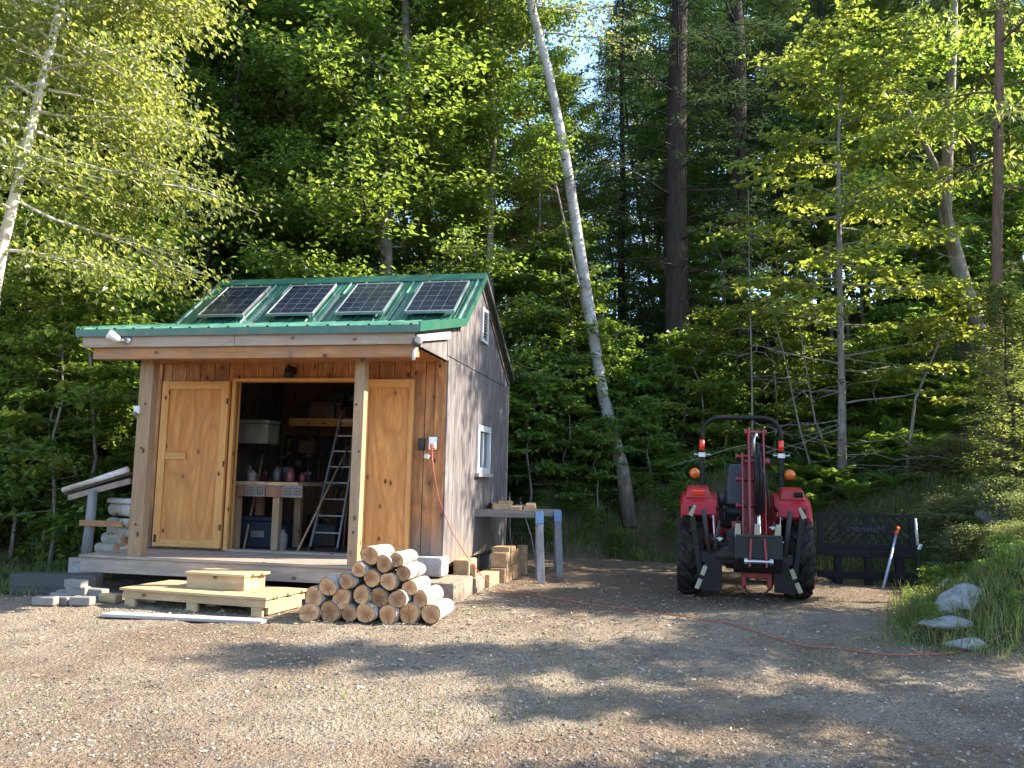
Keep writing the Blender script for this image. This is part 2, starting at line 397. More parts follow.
def cut_end():
    m = Mat('log_cut_end'); t = m.node('ShaderNodeTexCoord'); mp = m.node('ShaderNodeMapping'); m.link(t.outputs['Object'], mp.inputs['Vector'])
    w = m.node('ShaderNodeTexWave'); w.wave_type = 'RINGS'; w.rings_direction = 'Z'; w.inputs['Scale'].default_value = 22; w.inputs['Distortion'].default_value = 2.5; w.inputs['Detail'].default_value = 3
    m.link(mp.outputs['Vector'], w.inputs['Vector'])
    ro = m.rand_obj()
    ln = m.node('ShaderNodeVectorMath'); ln.operation = 'LENGTH'; 
    mp2 = m.coord((1, 1, 0)); m.link(mp2, ln.inputs[0])
    n = m.noise(m.coord((6, 6, 6)), 2.5, 5, .65, .5)
    heart = m.ramp(m.math('ADD', ln.outputs['Value'], m.math('MULTIPLY', m.math('SUBTRACT', n, .5), .05)), [(.02, 1), (.075, 0)])
    saw = m.noise(m.coord((3, 40, 3), rot=(0, 0, .6)), 2, 3)
    c = m.mix(m.ramp(n, [(.3, 0), (.7, 1)]), (.40, .20, .09), (.66, .38, .19))
    c = m.mix(m.math('MULTIPLY', w.outputs['Fac'], .42), c, (.30, .135, .055))
    c = m.mix(m.math('MULTIPLY', heart, .75), c, (.22, .095, .04))
    c = m.mix(m.math('MULTIPLY', m.ramp(saw, [(.5, 0), (.75, 1)]), .25), c, (.30, .16, .08))
    gr = m.node('ShaderNodeTexGradient'); gr.gradient_type = 'RADIAL'; m.link(mp.outputs['Vector'], gr.inputs['Vector'])
    for k_, w_, r1_ in ((1.0, .010, .085), (3.7, .007, .06), (6.1, .006, .05)):     # drying cracks running out from the heart
        ph = m.math('FRACT', m.math('ADD', m.math('ADD', gr.outputs['Fac'], m.math('MULTIPLY', ro, k_)), m.math('MULTIPLY', n, .06)))
        ck = m.math('MULTIPLY', m.math('LESS_THAN', m.math('ABSOLUTE', m.math('SUBTRACT', ph, .5)), w_), m.math('LESS_THAN', ln.outputs['Value'], r1_))
        c = m.mix(m.math('MULTIPLY', ck, .85), c, (.07, .035, .018))
    hv = m.node('ShaderNodeHueSaturation'); m.link(c, hv.inputs['Color']); m.link(m.math('MULTIPLY_ADD', ro, .5, .7), hv.inputs['Value'])
    return m.set(hv.outputs['Color'], .85, bump=saw, bstr=.3, bdist=.004, spec=.2)
M['cut'] = cut_end()

def leaf(name, a, b, trans, tmix=.5, hue=.03, rough=.45, yellow=None, yamt=0.0):
    m = Mat(name)
    ge = m.node('ShaderNodeNewGeometry'); ri = ge.outputs['Random Per Island']; ro = m.rand_obj()
    c = m.mix(ri, a, b)
    if yellow: c = m.mix(m.math('MULTIPLY', m.ramp(ri, [(1 - yamt, 0), (1 - yamt * .6, 1)]), .8), c, yellow)
    hv = m.node('ShaderNodeHueSaturation'); m.link(c, hv.inputs['Color'])
    m.link(m.math('MULTIPLY_ADD', ro, hue, .5 - hue / 2), hv.inputs['Hue']); m.link(m.math('MULTIPLY_ADD', ro, .4, .8), hv.inputs['Value'])
    m.set(hv.outputs['Color'], rough, spec=.45)
    tr = m.node('ShaderNodeBsdfTranslucent')
    hv2 = m.node('ShaderNodeHueSaturation'); hv2.inputs['Color'].default_value = (*trans, 1)
    m.link(m.math('MULTIPLY_ADD', ri, .5, .75), hv2.inputs['Value']); m.link(m.math('MULTIPLY_ADD', ro, hue, .5 - hue / 2), hv2.inputs['Hue'])
    m.link(hv2.outputs['Color'], tr.inputs['Color'])
    mx = m.node('ShaderNodeMixShader'); mx.inputs[0].default_value = tmix
    m.link(m.b.outputs[0], mx.inputs[1]); m.link(tr.outputs[0], mx.inputs[2]); m.link(mx.outputs[0], m.out.inputs['Surface'])
    return m.m
M['lf_maple'] = leaf('maple_leaves', (.056, .110, .024), (.11, .165, .038), (.32, .46, .06), yellow=(.19, .20, .035), yamt=.2, rough=.36)
M['lf_birch'] = leaf('birch_leaves', (.095, .13, .036), (.17, .19, .075), (.42, .48, .09), yellow=(.26, .25, .07), yamt=.15, rough=.33)
M['lf_yellow'] = leaf('young_maple_leaves', (.09, .135, .025), (.15, .185, .04), (.46, .52, .07), yellow=(.27, .24, .05), yamt=.15, hue=.012)
M['lf_dark'] = leaf('conifer_needles', (.030, .058, .026), (.052, .088, .036), (.08, .13, .04), .25)
M['lf_sap'] = leaf('sapling_leaves', (.058, .112, .024), (.11, .165, .036), (.32, .46, .055), yellow=(.19, .20, .035), yamt=.15, rough=.38)
M['lf_fern'] = leaf('fern_fronds', (.068, .122, .028), (.105, .165, .038), (.27, .40, .06))
M['lf_grass'] = leaf('grass_blades', (.075, .115, .028), (.14, .155, .05), (.28, .32, .07), yellow=(.28, .22, .11), yamt=.3)
M['lf_dead'] = leaf('dead_needles', (.24, .10, .045), (.34, .17, .08), (.36, .16, .06), .3)
M['lf_ever'] = leaf('shrub_leaves', (.085, .12, .036), (.15, .175, .06), (.34, .38, .08), yellow=(.24, .17, .07), yamt=.2)
# ------------------------------------------------------------------ ground
CLEAR = np.array([(-60, -80), (-60, 8.2), (-9, 8.4), (-6, 8.8), (-4.7, 9.2), (-4.8, 13.6), (-3.5, 14.6), (-.4, 14.5), (1.6, 14.9), (3.0, 14.5), (4.6, 13.1),
                  (5.7, 12.1), (4.75, 10.2), (3.75, 8.4), (3.2, 7.45), (3.9, 6.95), (6.5, 6.7), (60, 5.5), (60, -80)], float)
def vnoise(x, y, s, seed=0):
    x = np.asarray(x) * s + seed * 17.3; y = np.asarray(y) * s + seed * 9.1
    xi = np.floor(x).astype(np.int64); yi = np.floor(y).astype(np.int64); fx = x - xi; fy = y - yi
    fx = fx * fx * (3 - 2 * fx); fy = fy * fy * (3 - 2 * fy)
    def h(a, b):
        n = (a * 374761393 + b * 668265263 + seed * 1442695) & 0x7fffffff
        n = ((n ^ (n >> 13)) * 1274126177) & 0x7fffffff
        return ((n ^ (n >> 16)) & 0xffff) / 65535.0
    return (h(xi, yi) * (1 - fx) + h(xi + 1, yi) * fx) * (1 - fy) + (h(xi, yi + 1) * (1 - fx) + h(xi + 1, yi + 1) * fx) * fy
def fbm(x, y, s, oct=4, seed=0):
    a, t, v = 1.0, 0.0, 0.0
    for i in range(oct):
        v = v + a * vnoise(x, y, s * 2 ** i, seed + i); t += a; a *= .5
    return v / t
def sstep(x, a, b):
    t = np.clip((x - a) / (b - a), 0, 1); return t * t * (3 - 2 * t)
def outside(x, y):
    """metres beyond the edge of the gravel clearing (negative inside it)"""
    x = np.asarray(x, float); y = np.asarray(y, float)
    d = np.full(x.shape, 1e9); ins = np.zeros(x.shape, bool)
    n = len(CLEAR)
    for i in range(n):
        ax, ay = CLEAR[i]; bx, by = CLEAR[(i + 1) % n]
        dx, dy = bx - ax, by - ay
        t = np.clip(((x - ax) * dx + (y - ay) * dy) / (dx * dx + dy * dy), 0, 1)
        d = np.minimum(d, np.hypot(x - ax - t * dx, y - ay - t * dy))
        c = ((ay > y) != (by > y)) & (x < (bx - ax) * (y - ay) / (by - ay + 1e-12) + ax)
        ins ^= c
    return np.where(ins, -d, d)
def ground_z(x, y, fine=True):
    x = np.asarray(x, float); y = np.asarray(y, float)
    d = outside(x, y) + (fbm(x, y, .9, 3, 3) - .5) * .7
    dp = np.maximum(d, 0)
    back = 1.3 * sstep(dp, -.1, 1.15) + .22 * np.maximum(dp - 1.2, 0)
    right = .52 * sstep(dp, 0, 1.6) + (.28 + .30 * sstep(y, 11, 13.5)) * np.maximum(dp - .8, 0)
    left = .03 * dp + .11 * np.maximum(dp - 4, 0)
    wr = np.maximum(sstep(x, 3.4, 5.6), sstep(y, 12.6, 10.5))
    wl = sstep(x, .9, -.6)
    h = (back * (1 - wr) + right * wr) * (1 - wl) + left * wl
    h = np.minimum(h, 7 + 0 * h)
    h = h * (1 + (fbm(x, y, .35, 3, 8) - .5) * .5)
    h = h + sstep(dp, 0, 1) * (fbm(x, y, 1.3, 4, 5) - .5) * .28
    if fine:
        # shallow wheel ruts curving from the tractor toward the viewer's left
        for o_ in (-.62, .62):
            cx = 2.75 + o_ - .55 * np.maximum(9.2 - y, 0) ** 1.15 * .75
            k = np.clip((9.8 - y) / 2, 0, 1) * np.clip((y + 2) / 2, 0, 1) * (d < 0)
            e_ = (x - cx) / .17
            h = h + k * (-.022 * np.exp(-e_ * e_) + .014 * np.exp(-((np.abs(e_) - 1.6) / .6) ** 2))
        h = h + (fbm(x, y, 1.1, 5, 1) - .5) * .05 + (fbm(x, y, 7, 3, 2) - .5) * .04
    return h
def gz(x, y): return float(ground_z(np.array([x]), np.array([y]))[0])

def grid_axis(lo, hi, step, far_lo, far_hi, grow=1.16):
    a = list(np.arange(lo, hi + 1e-6, step)); s = step; v = lo; pre = []
    while v > far_lo: s *= grow; v -= s; pre.append(v)
    s = step; v = hi; post = []
    while v < far_hi: s *= grow; v += s; post.append(v)
    return np.array(pre[::-1] + a + post)
gx = grid_axis(-6.5, 8.0, .06, -400, 400); gy = grid_axis(3.2, 15.5, .06, -400, 400)
GX, GY = np.meshgrid(gx, gy); nx_, ny_ = len(gx), len(gy)
GZ = ground_z(GX, GY); GD = outside(GX, GY)
idx = np.arange(nx_ * ny_).reshape(ny_, nx_)
F = np.stack([idx[:-1, :-1], idx[:-1, 1:], idx[1:, 1:], idx[1:, :-1]], -1).reshape(-1, 4)

def ground_mat():
    m = Mat('gravel_and_earth')
    at_ = m.node('ShaderNodeAttribute'); at_.attribute_name = 'beyond'; bey = at_.outputs['Fac']
    a2 = m.node('ShaderNodeAttribute'); a2.attribute_name = 'earth'; ea = a2.outputs['Fac']
    v = m.coord()
    # small crushed stones of two sizes, pressed into fines
    def stones(sc, seed):
        q = m.coord((1, 1, 1), loc=(seed, seed * 2, 0))
        col = m.voro(q, sc, 'F1', 'Color'); sep = m.node('ShaderNodeSeparateColor'); m.link(col, sep.inputs[0])
        c_ = m.ramp(sep.outputs[0], [(0, (.08, .066, .054)), (.35, (.18, .15, .117)), (.7, (.30, .25, .185)), (1, (.43, .38, .30))])
        return c_, m.voro(q, sc, 'F1', 'Distance'), sep.outputs[1]
    s1, d1, p1 = stones(30, 0.0); s2, d2, p2 = stones(72, 3.0)
    n0 = m.noise(v, .9, 6, .6); n1 = m.noise(v, 4.5, 6, .65); n2 = m.noise(v, 26, 5, .7); n3 = m.noise(v, 90, 3, .7)
    fines = m.mix(m.ramp(n3, [(.3, 0), (.7, 1)]), (.15, .113, .077), (.375, .30, .212))
    c2 = m.mix(m.math('MULTIPLY', m.ramp(d2, [(.25, 1), (.55, 0)]), m.ramp(p2, [(.3, 0), (.45, 1)])), fines, s2)
    dust = m.mix(m.math('MULTIPLY', m.ramp(d1, [(.22, 1), (.45, 0)]), m.math('MULTIPLY', m.ramp(p1, [(.45, 0), (.6, 1)]), m.ramp(n1, [(.4, .2), (.62, 1)]))), c2, s1)
    brown = m.mix(m.ramp(n2, [(.3, 0), (.7, 1)]), (.105, .072, .046), (.25, .185, .125))
    brown = m.mix(m.math('MULTIPLY', m.ramp(n3, [(.5, 0), (.7, 1)]), .5), brown, (.34, .26, .18))
    em = m.math('ADD', ea, m.math('MULTIPLY', m.math('SUBTRACT', n0, .5), 1.3))
    c = m.mix(m.ramp(em, [(.35, 0), (.65, 1)]), dust, brown)
    damp = m.ramp(m.noise(m.coord((1, 1, 1), loc=(3, 1, 0)), 1.6, 6, .7), [(.5, 0), (.68, 1)])
    c = m.mix(m.math('MULTIPLY', damp, .5), c, (.10, .075, .052))
    litter = m.mix(m.ramp(n2, [(.3, 0), (.7, 1)]), (.055, .040, .024), (.15, .105, .06))
    moss = m.mix(n2, (.030, .050, .016), (.06, .085, .025))
    fl = m.mix(m.ramp(n1, [(.42, 0), (.6, 1)]), litter, moss)
    bm = m.math('ADD', bey, m.math('MULTIPLY', m.math('SUBTRACT', n1, .5), .8))
    c = m.mix(m.ramp(bm, [(.3, 0), (.6, 1)]), c, fl)
    hgt = m.math('ADD', m.math('ADD', m.math('MULTIPLY', m.ramp(d1, [(0, 1), (.5, 0)]), .6), m.math('MULTIPLY', m.ramp(d2, [(0, 1), (.5, 0)]), .35)), m.math('ADD', m.math('MULTIPLY', n3, .5), m.math('ADD', n2, n1)))
    return m.set(c, .92, spec=.15, bump=hgt, bstr=1.0, bdist=.03)
earth = sstep(fbm(GX, GY, .55, 3, 21), .42, .6) * .35 + .75 * sstep(GY, 8.6, 10.2) * sstep(GX, -.6, .6) + .25 * sstep(GY, 5.5, 4.0) * sstep(GX, -1.2, .6) + .18
g = np_mesh('ground', np.stack([GX, GY, GZ], -1).reshape(-1, 3), F, ground_mat(), smooth=True,
            attrs={'beyond': sstep(GD, -.15, .45).ravel(), 'earth': np.clip(earth, 0, 1).ravel()})
tag(g, 'gravel and packed earth yard with forest floor round it', 'ground', kind='structure')

# ------------------------------------------------------------------ loose stones, chips and grass (nobody could count them)
PHI = (1 + 5 ** .5) / 2
OCT_V = np.array([(-1, PHI, 0), (1, PHI, 0), (-1, -PHI, 0), (1, -PHI, 0), (0, -1, PHI), (0, 1, PHI), (0, -1, -PHI), (0, 1, -PHI), (PHI, 0, -1), (PHI, 0, 1), (-PHI, 0, -1), (-PHI, 0, 1)], float) / 1.902
OCT_F = np.array([(0, 11, 5), (0, 5, 1), (0, 1, 7), (0, 7, 10), (0, 10, 11), (1, 5, 9), (5, 11, 4), (11, 10, 2), (10, 7, 6), (7, 1, 8), (3, 9, 4), (3, 4, 2), (3, 2, 6), (3, 6, 8), (3, 8, 9), (4, 9, 5), (2, 4, 11), (6, 2, 10), (8, 6, 7), (9, 8, 1)])
def scatter_stones(n, ylo, yhi, smin, smax, seed, xl=-.68, xr=.72):
    g_ = np.random.default_rng(seed)
    y = ylo + (yhi - ylo) * g_.random(n) ** 1.25; x = y * (xl + (xr - xl) * g_.random(n))
    keep = (outside(x, y) < .25) & (fbm(x, y, .8, 3, 40) + g_.random(n) * .45 > .55)
    x, y = x[keep], y[keep]; k = len(x)
    s = smin * (smax / smin) ** (g_.random(k) ** 2.6)
    v = OCT_V[None] * (1 + (g_.random((k, 12, 1)) - .5) * .7) + (g_.random((k, 12, 3)) - .5) * .28
    v *= (s[:, None, None] * np.stack([g_.uniform(.7, 1.4, k), g_.uniform(.7, 1.2, k), g_.uniform(.4, .75, k)], -1)[:, None, :])
    a = g_.random(k) * 6.283; ca, sa = np.cos(a)[:, None], np.sin(a)[:, None]
    vx = v[..., 0] * ca - v[..., 1] * sa; vy = v[..., 0] * sa + v[..., 1] * ca
    z = ground_z(x, y) + s * .05
    V = np.stack([vx + x[:, None], vy + y[:, None], v[..., 2] + z[:, None]], -1).reshape(-1, 3)
    Fc = (OCT_F[None] + (np.arange(k) * 12)[:, None, None]).reshape(-1, 3)
    return V, Fc
def stone_mat():
    m = Mat('crushed_stone'); ge = m.node('ShaderNodeNewGeometry'); ri = ge.outputs['Random Per Island']
    n = m.noise(m.coord(), 60, 3)
    c = m.ramp(ri, [(0, (.08, .066, .054)), (.4, (.17, .143, .112)), (.7, (.26, .218, .165)), (.92, (.34, .295, .235)), (1, (.43, .385, .32))])
    c = m.mix(m.math('MULTIPLY', n, .35), c, (.20, .155, .11))
    return m.set(c, .85, bump=n, bstr=.3, bdist=.004, spec=.25)
M['stone'] = stone_mat()
V1, F1 = scatter_stones(60000, 3.6, 11, .0035, .013, 3)
V2, F2 = scatter_stones(260, 3.6, 12, .014, .030, 4)
o = np_mesh('gravel', np.concatenate([V1, V2]), np.concatenate([F1, F2 + len(V1)]), M['stone'])
tag(o, 'loose crushed grey and tan stones strewn over the yard', 'gravel', kind='stuff')

# wood chips and twigs by the log pile and sawhorses
def chips(n, seed):
    g_ = np.random.default_rng(seed)
    y = g_.uniform(3.8, 13.5, n); x = y * g_.uniform(-.6, .55, n)
    w = np.exp(-((x + .1) ** 2 / 5 + (y - 9.2) ** 2 / 9)) + .06
    keep = (g_.random(n) < w) & (outside(x, y) < .2); x, y = x[keep], y[keep]; k = len(x)
    L = g_.uniform(.008, .03, k) * np.clip(y / 7, .5, 1.2); W = g_.uniform(.002, .006, k); a = g_.random(k) * 6.28; t = g_.uniform(-.25, .25, k)
    z = ground_z(x, y) + .008
    dx, dy = np.cos(a) * L, np.sin(a) * L; ex, ey = -np.sin(a) * W, np.cos(a) * W
    V = np.stack([np.stack([x - dx - ex, y - dy - ey, z - t * L], -1), np.stack([x + dx - ex, y + dy - ey, z + t * L], -1),
                  np.stack([x + dx + ex, y + dy + ey, z + t * L + .004], -1), np.stack([x - dx + ex, y - dy + ey, z - t * L + .004], -1),
                  np.stack([x, y, z + .009 + .2 * W], -1)], 1)
    Fq = np.array([(0, 1, 4), (1, 2, 4), (2, 3, 4), (3, 0, 4)])[None] + (np.arange(k) * 5)[:, None, None]
    return V.reshape(-1, 3), Fq.reshape(-1, 3)
def chip_mat():
    m = Mat('wood_chips'); ri = m.node('ShaderNodeNewGeometry').outputs['Random Per Island']
    return m.set(m.ramp(ri, [(0, (.09, .055, .035)), (.5, (.20, .125, .07)), (.85, (.36, .25, .14)), (1, (.5, .38, .24))]), .85)
V, Fq = chips(9000, 9)
tag(np_mesh('wood_chip_litter', V, Fq, chip_mat()), 'scattered bark flakes, chips and twigs on the packed earth', 'wood chips', kind='stuff')

def blades(xs, ys, hmin, hmax, seed, w=.006, lean=.5):
    g_ = np.random.default_rng(seed); k = len(xs)
    h = hmin + (hmax - hmin) * g_.random(k) ** 1.5; a = g_.random(k) * 6.283; b = g_.random(k) * 6.283
    ln = h * lean * g_.uniform(.2, 1.1, k); W = w * g_.uniform(.6, 1.4, k)
    z = ground_z(xs, ys) - .01
    ex, ey = np.cos(a) * W, np.sin(a) * W; lx, ly = np.cos(b) * ln, np.sin(b) * ln
    st = lambda X, Y, Z: np.stack([X, Y, Z], -1)
    P0 = st(xs - ex, ys - ey, z); P1 = st(xs + ex, ys + ey, z)
    P2 = st(xs + ex * .8 + lx * .35, ys + ey * .8 + ly * .35, z + h * .55); P3 = st(xs - ex * .8 + lx * .35, ys - ey * .8 + ly * .35, z + h * .55)
    P4 = st(xs + lx, ys + ly, z + h * .96)
    V = np.stack([P0, P1, P2, P3, P4], 1).reshape(-1, 3)
    Fq = np.array([(0, 1, 2), (0, 2, 3), (3, 2, 4)])[None] + (np.arange(k) * 5)[:, None, None]
    return V, Fq.reshape(-1, 3)
def pick(n, x0, x1, y0, y1, dens, seed):
    g_ = np.random.default_rng(seed); x = g_.uniform(x0, x1, n); y = g_.uniform(y0, y1, n)
    k = g_.random(n) < dens(x, y); return x[k], y[k]
def dens_bank(x, y):
    d = outside(x, y); return sstep(d, -.25, .25) * (1 - .75 * sstep(d, 2.6, 5)) * sstep(fbm(x, y, 1.4, 3, 31), .36, .66) * np.where(x < 0.5, .5, 1)
x, y = pick(150000, 2.6, 9.5, 6.4, 16.5, dens_bank, 1)
Va, Fa = blades(x, y, .04, .26, 2, .0045)
x, y = pick(60000, -.6, 4.6, 14.1, 17.2, dens_bank, 5); Vb, Fb = blades(x, y, .05, .26, 6, .006)
x, y = pick(26000, -11, -4.4, 8.3, 13.5, lambda x, y: sstep(outside(x, y), -.1, .6) * .8, 7); Vc, Fc = blades(x, y, .04, .16, 8, .006)
def dens_yard(x, y):
    return (fbm(x, y, 1.1, 3, 51) > .665) * .55 + .9 * np.exp(-(((x + 1.3) / .45) ** 2 + ((y - 7.93) / .07) ** 2)) + .5 * np.exp(-(((x + 3.7) / .25) ** 2 + ((y - 8.7) / .2) ** 2))
x, y = pick(26000, -4, 4, 4.2, 10.5, dens_yard, 9); ok = outside(x, y) < 0; Vd, Fd = blades(x[ok], y[ok], .012, .055, 10, .0035)
x, y = pick(90000, 2.8, 9, 6.6, 14.5, lambda x, y: sstep(outside(x, y), -.15, .3) * .9, 15); Ve, Fe = blades(x, y, .02, .10, 16, .006, .9)
Vs, Fs, off = [], [], 0
for a_, b_ in ((Va, Fa), (Vb, Fb), (Vc, Fc), (Vd, Fd), (Ve, Fe)):
    Vs.append(a_); Fs.append(b_ + off); off += len(a_)
tag(np_mesh('grass', np.concatenate(Vs), np.concatenate(Fs), M['lf_grass']), 'rough green grass on the bank and yard edges', 'grass', kind='stuff')

# ------------------------------------------------------------------ trees
def nrm(a): return a / np.maximum(np.linalg.norm(a, axis=-1, keepdims=True), 1e-9)
class Leaves:
    """leaf positions gathered twig by twig, turned into creased four-cornered leaves"""
    def __init__(s, seed): s.g = np.random.default_rng(seed); s.P = []; s.D = []; s.N = []; s.L = []; s.W = []
    def twig(s, p, q, n, ln, w, spread, droop, flat):
        g_ = s.g; t = g_.random(n)[:, None]; p = np.array(p); q = np.array(q); ax = nrm(q - p)
        P = p + (q - p) * t + g_.normal(0, spread, (n, 3)) * np.array([1, 1, flat])
        out = g_.normal(0, 1, (n, 3)) * np.array([1, 1, .35]) + ax * .8; out[:, 2] -= droop * g_.uniform(.5, 1.4, n)
        N = g_.normal(0, .45, (n, 3)) + np.array([0, 0, 1.0])
        s.P.append(P); s.D.append(nrm(out)); s.N.append(N); s.L.append(ln * g_.uniform(.6, 1.25, n)); s.W.append(w * g_.uniform(.7, 1.2, n))
    def build(s, name, mat, parent, six=False):
        P, D, N = map(np.concatenate, (s.P, s.D, s.N)); L, W = np.concatenate(s.L)[:, None], np.concatenate(s.W)[:, None]
        Sd = nrm(np.cross(D, N)); N2 = np.cross(Sd, D); k = len(P)
        V = np.stack([P, P + D * L * .45 + Sd * W * .5 + N2 * W * .16, P + D * L - N2 * L * .10, P + D * L * .45 - Sd * W * .5 + N2 * W * .16], 1).reshape(-1, 3)
        b = (np.arange(k) * 4)[:, None]
        Fq = np.stack([np.concatenate([b, b + 1, b + 2], 1), np.concatenate([b, b + 2, b + 3], 1)], 1).reshape(-1, 3)
        return np_mesh(name, V, Fq, mat, parent)

def lerp_path(path, t):
    n = len(path) - 1; x = max(0, min(.9999, t)) * n; i = int(x); return Vector(path[i]).lerp(Vector(path[i + 1]), x - i)

def wobble(p, q, n, amp, rg):
    p, q = Vector(p), Vector(q); out = []
    for i in range(n + 1):
        t = i / n; v = p.lerp(q, t); a = amp * math.sin(math.pi * t) if 0 < i < n else 0
        out.append(v + Vector((rg.uniform(-a, a), rg.uniform(-a, a), rg.uniform(-a, a) * .4)))
    return out

def broadleaf(root, seed, path, r0, bark_m, leaf_m, lo=.2, nbr=40, blen=2.2, up=.35, leaf_l=.10, leaf_w=.07, per=26, side=6, spread=.10, droop=.25, flat=.6,
              extra=(), r1=.25, dead=0, azim=None, taper=.75, lens=None, stems=None, leaf_from=0.0, hi=1.0):
    """trunk mesh with limbs, and a crown of separate leaves, both children of root"""
    rg = random.Random(seed); tb = MB(); lv = Leaves(seed)
    n = len(path)
    tb.tube(path, [r0 * (1 - (1 - r1) * i / (n - 1)) * (1.25 if i == 0 else 1) for i in range(n)], 10, jit=.06)
    for e, er in extra: tb.tube(e, [er * (1 - .6 * i / (len(e) - 1)) for i in range(len(e))], 8, jit=.06)
    paths = [path] + [e for e, _ in extra]
    H = (Vector(path[-1]) - Vector(path[0])).length
    for i in range(nbr):
        pt = paths[i % len(paths)] if extra else path
        t = lo + (hi - lo) * ((i + rg.random()) / nbr) ** taper
        p = lerp_path(pt, t); az = (i * 2.399 + rg.uniform(-.5, .5)) if azim is None else rg.uniform(*azim)
        f = (t - lo) / (1 - lo)
        L = blen * (lens(f) if lens else (1 - .62 * f)) * rg.uniform(.65, 1.15)
        el = up * (.4 + 1.2 * f) + rg.uniform(-.15, .2)
        d = Vector((math.cos(az) * math.cos(el), math.sin(az) * math.cos(el), math.sin(el)))
        e = p + d * L + Vector((0, 0, -droop * L * .25)); bp = wobble(p, e, 5, L * .06, rg)
        br = max(.008, min(r0 * .28, L * .014))
        tb.tube(bp, [br * (1 - .75 * k / 5) for k in range(6)], 5, cap=False)
        if t < leaf_from: continue
        for k in range(side):
            u = .22 + .78 * (k + rg.random() * .7) / side; s0 = lerp_path(bp, u)
            sgn = 1 if k % 2 else -1; tl = L * (.5 - .28 * u) * rg.uniform(.7, 1.25) + .16
            a2 = az + sgn * rg.uniform(.45, 1.1) if k < side - 1 else az
            q = s0 + Vector((math.cos(a2), math.sin(a2), rg.uniform(-.12, .18) - droop * .35)) * tl
            tb.tube([s0, q], [br * .35, .004], 4, cap=False)
            lv.twig(s0, q, max(4, int(per * (.5 + tl))), leaf_l, leaf_w, spread, droop, flat)
    for i in range(dead):
        t = rg.uniform(.03, lo + .12); p = lerp_path(path, t); az = rg.uniform(0, 6.28); L = rg.uniform(.5, 1.9)
        q = p + Vector((math.cos(az), math.sin(az), rg.uniform(-.35, .25))) * L
        w = wobble(p, q, 4, L * .09, rg); tb.tube(w, [.011, .009, .007, .005, .003], 4, cap=False)
        for _ in range(3):
            s0 = lerp_path(w, rg.uniform(.3, .9)); tb.tube([s0, s0 + Vector((rg.uniform(-.4, .4), rg.uniform(-.4, .4), rg.uniform(-.3, .15)))], [.005, .002], 3, cap=False)
    tb.build('trunk', bark_m, root, smooth=True)
    if lv.P: lv.build('crown', leaf_m, root)

def conifer(root, seed, H, r0, lo=.12, nbr=90, blen=2.2, leaf_m=None, bark_m=None, droop=.25, dead=30, frond=(.16, .05), per=13, side=11, top=.12):
    rg = random.Random(seed); tb = MB(); lv = Leaves(seed)
    path = [Vector((rg.uniform(-.03, .03) * i, rg.uniform(-.03, .03) * i, H * i / 7)) for i in range(8)]
    tb.tube(path, [r0 * (1.3 if i == 0 else 1) * (1 - .88 * i / 7) for i in range(8)], 12, jit=.05)
    for i in range(nbr):
        t = lo + (1 - lo) * ((i + rg.random()) / nbr) ** .85; f = (t - lo) / (1 - lo); p = lerp_path(path, t)
        az = i * 2.399 + rg.uniform(-.4, .4); L = blen * (top + (1 - top) * (1 - f) ** .8) * rg.uniform(.7, 1.15)
        d = Vector((math.cos(az), math.sin(az), .12 + .3 * f)); mid = p + d * L * .55; e = p + d * L + Vector((0, 0, -droop * L))
        bp = [p, p.lerp(mid, .5), mid, mid.lerp(e, .55) + Vector((0, 0, .03 * L)), e]
        br = max(.007, L * .010); tb.tube(bp, [br, br * .8, br * .6, br * .4, .003], 5, cap=False)
        for k in range(side):
            u = .15 + .85 * (k + .5) / side; s0 = lerp_path(bp, u); tl = L * (.42 - .3 * u) + .1; a2 = az + (1 if k % 2 else -1) * rg.uniform(.7, 1.1)
            q = s0 + Vector((math.cos(a2), math.sin(a2), -droop * .6 + rg.uniform(-.35, .2))) * tl
            g_ = lv.g; m_ = max(4, int(per * (.35 + tl)))
            tt = np.linspace(.1, 1, m_)[:, None]; P = np.array(s0) + (np.array(q) - np.array(s0)) * tt + g_.normal(0, .03, (m_, 3))
            ax = nrm(np.array(q) - np.array(s0)); sd = np.array([-ax[1], ax[0], 0]) * np.where(np.arange(m_) % 2, 1, -1)[:, None]
            lv.P.append(P); lv.D.append(nrm(ax * .75 + sd + g_.normal(0, .3, (m_, 3)))); lv.N.append(g_.normal(0, .3, (m_, 3)) + np.array([0, 0, 1]))
            lv.L.append(frond[0] * g_.uniform(.7, 1.2, m_)); lv.W.append(frond[1] * g_.uniform(.7, 1.2, m_))
    for i in range(dead):
        t = rg.uniform(.02, lo + .25); p = lerp_path(path, t); az = rg.uniform(0, 6.28); L = rg.uniform(.6, 2.2)
        q = p + Vector((math.cos(az), math.sin(az), rg.uniform(-.4, .1))) * L; w = wobble(p, q, 4, L * .07, rg)
        tb.tube(w, [.012, .010, .008, .005, .003], 4, cap=False)
        for _ in range(4):
            s0 = lerp_path(w, rg.uniform(.3, .95)); tb.tube([s0, s0 + Vector((rg.uniform(-.4, .4), rg.uniform(-.4, .4), rg.uniform(-.35, .1)))], [.005, .002], 3, cap=False)
    tb.build('trunk', bark_m or M['bark_dk'], root, smooth=True)
    lv.build('crown', leaf_m or M['lf_dark'], root)

def straight(H, bend=.3, seed=0, n=7):
    rg = random.Random(seed); return [Vector((rg.uniform(-bend, bend) * i / n, rg.uniform(-bend, bend) * i / n, H * i / n)) for i in range(n + 1)]
